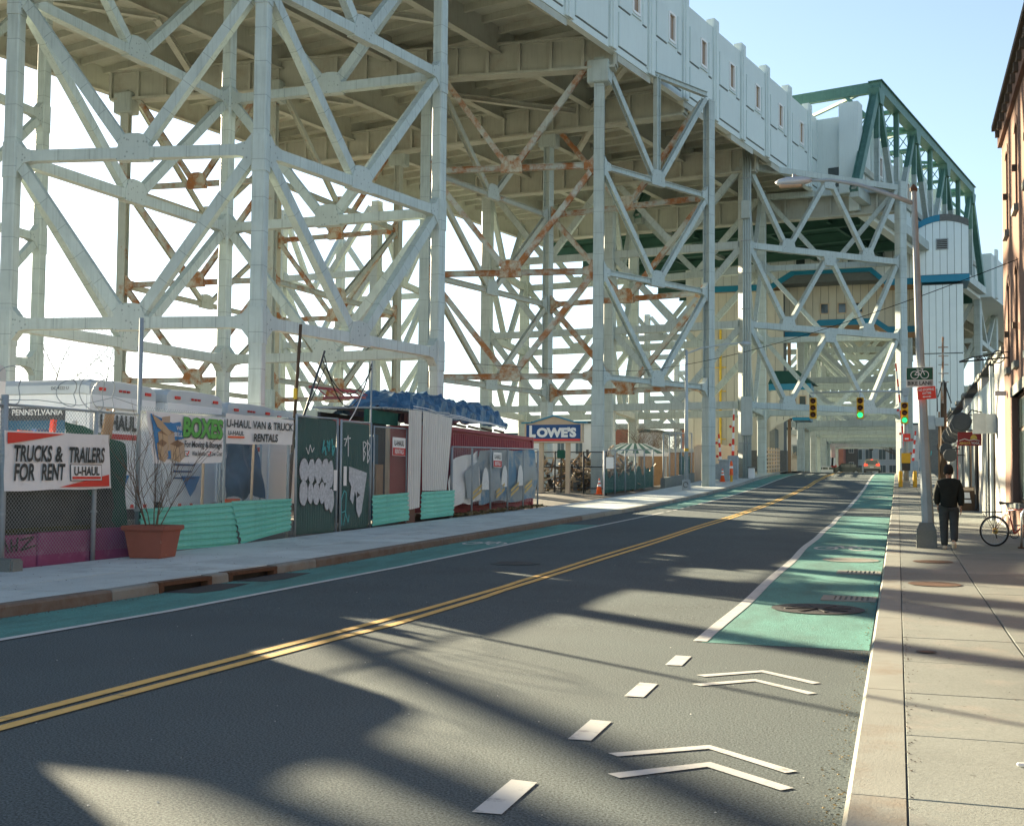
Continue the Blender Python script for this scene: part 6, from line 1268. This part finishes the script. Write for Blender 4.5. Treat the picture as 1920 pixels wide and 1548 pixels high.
# row houses seen below the viaduct
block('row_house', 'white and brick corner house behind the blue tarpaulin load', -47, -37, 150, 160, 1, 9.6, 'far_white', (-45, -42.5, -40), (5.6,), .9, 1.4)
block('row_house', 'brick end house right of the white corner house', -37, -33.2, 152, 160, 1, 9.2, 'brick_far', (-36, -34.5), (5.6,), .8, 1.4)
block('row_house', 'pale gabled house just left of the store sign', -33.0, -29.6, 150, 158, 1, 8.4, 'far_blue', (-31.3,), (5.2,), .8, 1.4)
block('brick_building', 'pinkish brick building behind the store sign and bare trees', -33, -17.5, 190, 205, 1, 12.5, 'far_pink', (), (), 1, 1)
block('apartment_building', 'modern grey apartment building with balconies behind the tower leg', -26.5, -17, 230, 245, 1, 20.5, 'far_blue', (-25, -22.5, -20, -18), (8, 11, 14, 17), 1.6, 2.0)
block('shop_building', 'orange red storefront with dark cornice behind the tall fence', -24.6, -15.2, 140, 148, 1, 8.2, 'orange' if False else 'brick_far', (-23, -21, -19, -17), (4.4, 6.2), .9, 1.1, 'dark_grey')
block('warehouse', 'low pale warehouse in the lot behind the green screened fence', -26, -15.8, 108, 116, .9, 4.6, 'wood', (), (), 1, 1, roof='galv_dull')
cpy = thing('canopy', 'green and white striped canopy roof behind the fence', 'canopy', (-19.5, 88, 1))
for k in range(14): x = -22.9+k*.46; obj('canopy_stripe', MB().extr([(x, 88, 3.95), (x+.46, 88, 3.95), (-19.7+(x+.46+19.7)*.3, 90, 4.75), (-19.7+(x+19.7)*.3, 90, 4.75)], (0, 0, .05)), 'white' if k % 2 else 'green_steel', cpy)
obj('valance', MB().box(-22.9, -16.5, 87.9, 88.0, 3.75, 3.95), 'white', cpy)
for x in (-22.7, -16.7): obj('post', MB().box(x-.08, x+.08, 88, 88.16, 1, 3.8), 'galv_dull', cpy)
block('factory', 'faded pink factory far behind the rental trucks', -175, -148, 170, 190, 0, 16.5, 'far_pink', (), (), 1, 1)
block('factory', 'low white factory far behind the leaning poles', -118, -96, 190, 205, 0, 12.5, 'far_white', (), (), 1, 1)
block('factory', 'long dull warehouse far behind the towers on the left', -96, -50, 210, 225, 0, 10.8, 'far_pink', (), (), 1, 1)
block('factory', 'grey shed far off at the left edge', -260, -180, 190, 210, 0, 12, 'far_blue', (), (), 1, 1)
for k, (x, y, h, lab) in enumerate(((-74.5, 90, 25, 'bare tree left of two behind the first rental truck'), (-69.5, 90, 24, 'bare tree right of two behind the first rental truck'), (-20.6, 98, 8.2, 'bare tree behind the store sign and tower leg'), (-26.0, 118, 8.5, 'bare bushy tree left of the orange red storefront'), (-22.2, 122, 9.5, 'bare tree over the green screened fence'))):
    tree('bare_tree', lab, x, y, gz(x, y), h, .13, 40+k, 4, 'bark')
tree('bare_tree', 'dark bare street tree before the pale apartment house at the street end', .2, 215, 2.5, 12.5, .28, 77, 4, 'bark')
# ------------------------------------------------------------------ vehicles on the far street
def vehicle(name, label, cat, x, y, W, H, L, m, side=False):
    z = prof(y); t = thing(name, label, cat, (x, y, z)); 
    if not side:
        sec = [(-W/2, .35), (-W/2, .95), (-W/2+.06, 1.05), (-W/2+.16, H-.15), (-W/2+.35, H), (W/2-.35, H), (W/2-.16, H-.15), (W/2-.06, 1.05), (W/2, .95), (W/2, .35)]
        obj('body', MB().extr([(x+a, y, z+b) for a, b in sec], (0, L, 0)), m, t, bevel=.05)
        obj('rear_window', MB().extr([(x-W/2+.24, y-.015, z+1.12), (x+W/2-.24, y-.015, z+1.12), (x+W/2-.34, y-.015, z+H-.2), (x-W/2+.34, y-.015, z+H-.2)], (0, .02, 0)), 'glass', t)
        for s_ in (-1, 1):
            obj('tail_light', MB().extr([(x+s_*(W/2-.05), y-.03, z+.95), (x+s_*(W/2-.5), y-.03, z+.98), (x+s_*(W/2-.45), y-.03, z+1.14), (x+s_*(W/2-.1), y-.03, z+1.24)], (0, .03, 0)), 'tail_red', t)
            w_ = obj('wheel', MB().lathe((x+s_*(W/2-.12), y+.7, z+.32), (1, 0, 0), [(.2, -.11), (.32, -.1), (.32, .1), (.2, .11)], 14), 'rubber', t); obj('wheel', MB().lathe((x+s_*(W/2-.12), y+L-.9, z+.32), (1, 0, 0), [(.2, -.11), (.32, -.1), (.32, .1), (.2, .11)], 14), 'rubber', t)
        obj('bumper', MB().box(x-W/2+.02, x+W/2-.02, y-.08, y+.1, z+.38, z+.62), 'dark_grey', t, bevel=.03); obj('plate', MB().box(x-.22, x+.22, y-.03, y-.0, z+.72, z+.86), 'white', t); obj('brake_light', MB().box(x-.12, x+.12, y-.03, y, z+H-.13, z+H-.08), 'tail_red', t)
    else:
        sec = [(0, .3), (0, .85), (.25, .95), (.75, 1.0), (1.25, 1.42), (2.9, 1.42), (3.55, 1.0), (4.3, .9), (4.35, .3)]
        obj('body', MB().extr([(x+a*L/4.35, y, z+b*H/1.42) for a, b in sec], (0, W, 0)), m, t, bevel=.05)
        for a, b in (((.95, 1.04), (1.32, 1.36)), ((1.4, 1.04), (2.1, 1.36)), ((2.2, 1.04), (2.85, 1.36))): obj('side_window', MB().box(x+a[0], x+b[0], y-.01, y, z+a[1], z+b[1]), 'glass', t)
        for a in (.85, 3.45): w_ = obj('wheel', MB().lathe((x+a*L/4.35, y-.02, z+.32), (0, 1, 0), [(.2, 0), (.32, .02), (.32, .2), (.2, .22)], 14), 'rubber', t); obj('rim', MB().lathe((x+a*L/4.35, y-.03, z+.32), (0, 1, 0), [(.1, 0), (.2, .01), (.2, .05)], 12), 'truck_grey', w_)
    return t
vehicle('minivan', 'gold minivan driving away over the bridge crest', 'van', -2.95, 146, 1.9, 1.78, 4.6, 'van_gold'); vehicle('parked_car', 'dark car seen from the side left of the gold minivan', 'car', -8.0, 158, 1.8, 1.5, 3.6, 'car_dark', True)
vehicle('parked_car', 'pale car behind the far portal columns', 'car', -11.5, 172, 1.8, 1.5, 3.6, 'far_white', True)
fs = thing('far_signal', 'red traffic light over the end of the street left of the bare tree', 'traffic signal', (-6.2, 222, 2.6)); obj('lamp', MB().lathe((-4.6, 222, 9.0), (0, -1, 0), [(.3, 0), (.2, .1)], 12), 'lamp_red', fs); obj('housing', MB().box(-4.95, -4.25, 222, 222.4, 8.2, 9.5), 'iron_dark', fs); obj('arm', MB().tube([(-10.5, 222.2, 9.6), (-4.3, 222.2, 9.8)], .1, 6), 'iron_dark', fs); obj('shaft', MB().tube([(-10.5, 222.2, 2.4), (-10.5, 222.2, 9.8)], .12, 6), 'iron_dark', fs)
fs = thing('far_signal', 'red traffic light in front of the bare street tree', 'traffic signal', (1.6, 222, 2.6)); obj('lamp', MB().lathe((.25, 222, 9.0), (0, -1, 0), [(.3, 0), (.2, .1)], 12), 'lamp_red', fs); obj('housing', MB().box(-.1, .6, 222, 222.4, 8.2, 9.5), 'iron_dark', fs); obj('arm', MB().tube([(1.8, 222.2, 9.6), (0, 222.2, 9.8)], .1, 6), 'iron_dark', fs); obj('shaft', MB().tube([(1.8, 222.2, 2.4), (1.8, 222.2, 9.8)], .12, 6), 'iron_dark', fs)
# ------------------------------------------------------------------ bicycle against the rack
bc = thing('bicycle', 'red bicycle with rear rack parked against the brick building', 'bicycle', (2.2, 25.8, fz(26)))
Bz = fz(26); rw = .315; B0 = V3(1.87, 26.05, Bz+rw); bd = V3(.86, -.5, 0).normalized(); fhub = B0+bd*.99
def bpnt(a, h): return B0+bd*a+V3(0, 0, h-rw)
def wheel(c, d, parent):
    ring = lambda r: [c+d*r*math.cos(k*math.pi/18)+V3(0, 0, r*math.sin(k*math.pi/18)) for k in range(36)]
    w_ = obj('wheel', MB().tube(ring(rw-.018), .019, 8, closed=True), 'rubber', parent, smooth=True); obj('rim', MB().tube(ring(rw-.042), .009, 6, closed=True), 'galv', w_)
    mb = MB(); n = d.cross(V3(0, 0, 1))
    for k in range(24): a = k*math.pi/12; e_ = c+d*(rw-.045)*math.cos(a)+V3(0, 0, (rw-.045)*math.sin(a)); mb.tube([c+n*(.03 if k % 2 else -.03), e_], .0018, 3)
    stuff(obj('spokes', mb, 'galv', w_)); obj('hub', MB().lathe(c-n*.05, n, [(.02, 0), (.02, .1)], 10), 'galv', w_); return w_
wheel(B0, bd, bc); fd = V3(.05, -1, 0).normalized(); wheel(V3(2.70, fhub.y-.06, Bz+rw), fd, bc)
BBk, ST, HT, HT2 = bpnt(.42, .27), bpnt(.30, .74), bpnt(.83, .80), bpnt(.86, .66)
for a, b, r in ((BBk, ST, .016), (ST, HT, .015), (BBk, HT2, .018), (HT, HT2, .018)): obj('frame_tube', MB().tube([a, b], r, 8), 'bike_red', bc, smooth=True)
nB = bd.cross(V3(0, 0, 1))
for s_ in (-.055, .055): obj('stay', MB().tube([B0+nB*s_, BBk+nB*s_*.6], .009, 6), 'black', bc); obj('stay', MB().tube([B0+nB*s_, ST+nB*s_*.4], .008, 6), 'bike_red', bc); obj('fork', MB().tube([HT2+nB*s_*.6, V3(2.70, fhub.y-.06, Bz+rw)+nB*s_], .011, 6), 'black', bc)
obj('seat_post', MB().tube([ST, bpnt(.26, .88)], .012, 6), 'galv', bc); mb = MB(); sp_ = bpnt(.26, .9); mb.add([sp_+bd*a+nB*b+V3(0, 0, c_) for a, b, c_ in ((-.13, -.07, .02), (-.13, .07, .02), (.0, .05, .0), (.15, .015, .0), (.15, -.015, .0), (0, -.05, 0), (-.12, -.05, -.04), (-.12, .05, -.04), (.14, 0, -.025))], [(0, 1, 2, 5), (2, 3, 4, 5), (0, 6, 7, 1), (6, 8, 7), (1, 7, 8, 3, 2), (0, 5, 4, 8, 6), (3, 8, 4)]); obj('saddle', mb, 'black', bc)
rk = bpnt(-.03, .70); obj('rack', MB().tube([bpnt(-.24, .70), bpnt(.16, .70)], .01, 6), 'black', bc)
for s_ in (-.05, .05):
    obj('rack_rail', MB().tube([bpnt(-.24, .70)+nB*s_, bpnt(.18, .71)+nB*s_], .007, 6), 'black', bc)
    for a in (-.22, .0, .06): obj('rack_stay', MB().tube([bpnt(a, .70)+nB*s_, B0+nB*s_], .006, 5), 'black', bc)
obj('chainring', MB().tube([BBk+bd*.09*math.cos(k*.4)+V3(0, 0, .09*math.sin(k*.4)) for k in range(16)], .008, 5, closed=True), 'iron_dark', bc); obj('crank', MB().beam(BBk-nB*.05, BBk+bd*.03-nB*.05+V3(0, 0, .17), .02, .015), 'galv', bc); obj('pedal', MB().obox(BBk+bd*.03-nB*.1+V3(0, 0, .17), bd*.04, nB*.04, V3(0, 0, .012)), 'black', bc)
obj('sprocket', MB().lathe(B0-nB*.04, nB, [(.065, 0), (.05, .02), (.04, .03)], 14), 'gold_ink', bc)
for dz in (.05, -.04): obj('chain', MB().tube([B0-nB*.04+V3(0, 0, dz), BBk-nB*.03+V3(0, 0, dz*1.5)], .006, 4), 'iron_dark', bc)
obj('derailleur', MB().beam(B0-nB*.05+V3(0, 0, -.03), B0-nB*.05+bd*.03+V3(0, 0, -.15), .02, .015), 'black', bc)
obj('handlebar', MB().tube([HT+V3(0, 0, .1)-nB*.25, HT+V3(0, 0, .13), HT+V3(0, 0, .1)+nB*.04], .012, 6), 'black', bc); obj('stem', MB().tube([HT, HT+V3(0, 0, .14)], .014, 6), 'galv', bc)
rk = thing('bicycle_rack', 'silver hoop bicycle rack beside the parked bicycle', 'rack', (2.35, 25.55, fz(25.5))); hx = [(2.33, 25.55, Bz-.05), (2.35, 25.55, Bz+.55)]+[(2.35+.17-.17*math.cos(k*math.pi/8), 25.55, Bz+.62+.2*math.sin(k*math.pi/8)) for k in range(9)]+[(2.69, 25.55, Bz+.55), (2.69, 25.55, Bz-.05)]
obj('hoop', MB().tube(hx, .026, 8), 'chrome', rk, smooth=True); obj('foot', MB().box(2.27, 2.41, 25.48, 25.62, Bz, Bz+.02), 'iron', rk); obj('foot', MB().box(2.62, 2.74, 25.48, 25.62, Bz, Bz+.02), 'iron', rk)
# ------------------------------------------------------------------ pedestrian walking away
def skin(name, verts, edges, radii, mt, parent, root=0, sub=2):
    me = bpy.data.meshes.new(name); o0 = origin(parent); me.from_pydata([tuple(Vector(v)-o0) for v in verts], edges, [])
    o = bpy.data.objects.new(name, me); COL.objects.link(o); o.modifiers.new('skin', 'SKIN'); s_ = o.modifiers.new('sub', 'SUBSURF'); s_.levels = sub; s_.render_levels = sub
    for i, r in enumerate(radii): d = me.skin_vertices[0].data[i]; d.radius = r if isinstance(r, tuple) else (r, r); d.use_root = (i == root)
    dg = bpy.context.evaluated_depsgraph_get(); m2 = bpy.data.meshes.new_from_object(o.evaluated_get(dg)); bpy.data.objects.remove(o)
    m2.materials.clear(); m2.materials.append(M[mt]); m2.shade_smooth(); m2.name = name
    r_ = bpy.data.objects.new(name, m2); COL.objects.link(r_); r_.parent = parent; return r_
PX, PYY = .95, 24.75; PZ = fz(PYY); ps = .915
pn = thing('person', 'person in black jacket and grey jeans walking away on the right pavement', 'person', (PX, PYY, PZ))
def pp(x, y, z): return (PX+x*ps, PYY+y*ps, PZ+z*ps)
body_v = [pp(0, 0, .95), pp(0, .01, 1.15), pp(0, .0, 1.38), pp(0, .0, 1.50), pp(0, .03, 1.58), pp(0, .04, 1.68), pp(0, .035, 1.76),
          pp(-.20, 0, 1.42), pp(-.245, .01, 1.14), pp(-.22, .10, .93), pp(.20, 0, 1.42), pp(.245, .0, 1.14), pp(.235, -.02, .90),
          pp(-.09, 0, .90), pp(-.09, .06, .50), pp(-.08, .04, .08), pp(.09, 0, .90), pp(.09, -.02, .50), pp(.08, -.22, .16)]
body_e = [(0, 1), (1, 2), (2, 3), (3, 4), (4, 5), (5, 6), (2, 7), (7, 8), (8, 9), (2, 10), (10, 11), (11, 12), (0, 13), (13, 14), (14, 15), (0, 16), (16, 17), (17, 18)]
rr = [.10, .10, .10, .055, .06, .085, .06, .045, .038, .032, .045, .038, .032, .07, .05, .04, .07, .05, .04]
skin('body', body_v, body_e, [r*ps for r in rr], 'skin', pn)
jk_v = [pp(0, .0, .84), pp(0, .01, 1.12), pp(0, .0, 1.36), pp(0, .0, 1.54), pp(-.19, 0, 1.42), pp(-.245, .01, 1.16), pp(-.23, .08, .96), pp(.19, 0, 1.42), pp(.245, -.01, 1.16), pp(.24, -.03, .93)]
skin('jacket', jk_v, [(0, 1), (1, 2), (2, 3), (2, 4), (4, 5), (5, 6), (2, 7), (7, 8), (8, 9)], [(.175*ps, .15*ps), (.19*ps, .16*ps), (.19*ps, .16*ps), (.085*ps, .08*ps), .105*ps, .085*ps, .065*ps, .105*ps, .085*ps, .065*ps], 'jacket', pn, 1)
jn_v = [pp(0, 0, 1.06), pp(-.10, 0, .82), pp(-.10, .05, .48), pp(-.09, .03, .06), pp(.10, 0, .82), pp(.10, -.02, .50), pp(.095, -.20, .17)]
skin('jeans', jn_v, [(0, 1), (1, 2), (2, 3), (0, 4), (4, 5), (5, 6)], [(.19*ps, .15*ps), .125*ps, .095*ps, .078*ps, .125*ps, .095*ps, .08*ps], 'jeans', pn, 0)
for a, b, c_ in (((-.085, -.04, .045), (-.09, .14, .035), 0), ((.085, -.30, .17), (.095, -.19, .04), 1)): skin('shoe', [pp(*a), pp(*lerp(a, b, .5)), pp(*b)], [(0, 1), (1, 2)], [.05*ps, .052*ps, .042*ps], 'shoe', pn, 1)
hm = MB(); hc = Vector(pp(0, .03, 1.70)); nlat, nlon = 8, 16
vs = [hc+V3(math.sin(math.pi*i/nlat*.72)*math.cos(2*math.pi*j/nlon)*.098, math.sin(math.pi*i/nlat*.72)*math.sin(2*math.pi*j/nlon)*.115-(.01), math.cos(math.pi*i/nlat*.72)*.118+.012*math.sin(j*2.3+i)) for i in range(nlat+1) for j in range(nlon)]
obj('hair', hm.add(vs, [(i*nlon+j, i*nlon+(j+1) % nlon, (i+1)*nlon+(j+1) % nlon, (i+1)*nlon+j) for i in range(nlat) for j in range(nlon)]), 'hair', pn, smooth=True)
for s_ in (-1, 1): obj('ear', MB().lathe(pp(s_*.087, .035, 1.645), (s_, 0, 0), [(.012, 0), (.026, .008), (.012, .016)], 8), 'skin', pn, smooth=True)
for s_, hp in ((-1, (-.22, .10, .93)), (1, (.245, -.03, .90))):
    p0 = Vector(pp(*hp)); ob = [p0, p0+V3(0, .015, -.05), p0+V3(0, .02, -.09)]; vsx = [p0, p0+V3(0, .012, -.05)]; es = [(0, 1)]; rad = [.03, .03]
    for k in range(4): b_ = p0+V3(0, -.02+.016*k, -.075); vsx += [b_, b_+V3(-s_*.004, .008, -.035-.004*(k in (1, 2))), b_+V3(-s_*.016, .014, -.06-.006*(k in (1, 2)))]; i = len(vsx)-3; es += [(1, i), (i, i+1), (i+1, i+2)]; rad += [.009, .008, .007]
    i = len(vsx); vsx += [p0+V3(-s_*.012, .03, -.05), p0+V3(-s_*.018, .045, -.085)]; es += [(1, i), (i, i+1)]; rad += [.01, .008]
    skin('hand', vsx, es, rad, 'skin', pn, 0, 1)
# small litter
for k, (x, y, s_) in enumerate(((1.35, 6.1, .05),)): tag(rebase(obj('litter', MB().obox((.62, 6.55, KH+.012), (.055, .006, 0), (-.001, .012, 0), (0, 0, .008)), 'white', bevel=.004)), 'scrap of white litter on the right pavement', 'litter')

# grit and leaves in the gutters, pale specks on the road
rnd = random.Random(99)
def grit(n, xf, y0, y1, s0, s1, m, label, cat, zo):
    mb = MB()
    for _ in range(n):
        y = y0+(y1-y0)*rnd.random()**1.6; x = xf(y); s_ = rnd.uniform(s0, s1); a = rnd.uniform(0, 6.28); c = V3(x, y, prof(y)+zo)
        p = [c+V3(math.cos(a+k*2.09)*s_, math.sin(a+k*2.09)*s_*rnd.uniform(.5, 1), 0) for k in range(3)]+[c+V3(0, 0, s_*.5)]
        mb.add(p, [(0, 1, 3), (1, 2, 3), (2, 0, 3)])
    o = obj('grit', mb, m, fix=False); stuff(tag(o, label, cat))
grit(700, lambda y: XR-.02-abs(rnd.gauss(0, .07)), 3, 40, .004, .014, 'leaf_dry', 'grit and dry leaf bits in the gutter of the right kerb', 'grit', .006)
grit(500, lambda y: XL+.02+abs(rnd.gauss(0, .09)), 8, 45, .006, .02, 'bark', 'dark grit in the gutter of the left kerb', 'grit', .006)
grit(160, lambda y: rnd.uniform(-8, -.4), 4.5, 40, .004, .012, 'line_white', 'scattered pale specks on the asphalt', 'grit', .002)
grit(420, lambda y: .03+abs(rnd.gauss(0, .03)) if rnd.random() < .6 else rnd.uniform(.1, 2.6), 4, 30, .003, .012, 'bark', 'grit along the joint of the right pavement', 'grit', KH+.002)
grit(300, lambda y: rnd.uniform(-12.85, -9.8), 10, 40, .004, .016, 'bark', 'grit and gum specks on the left pavement', 'grit', KH+.002)
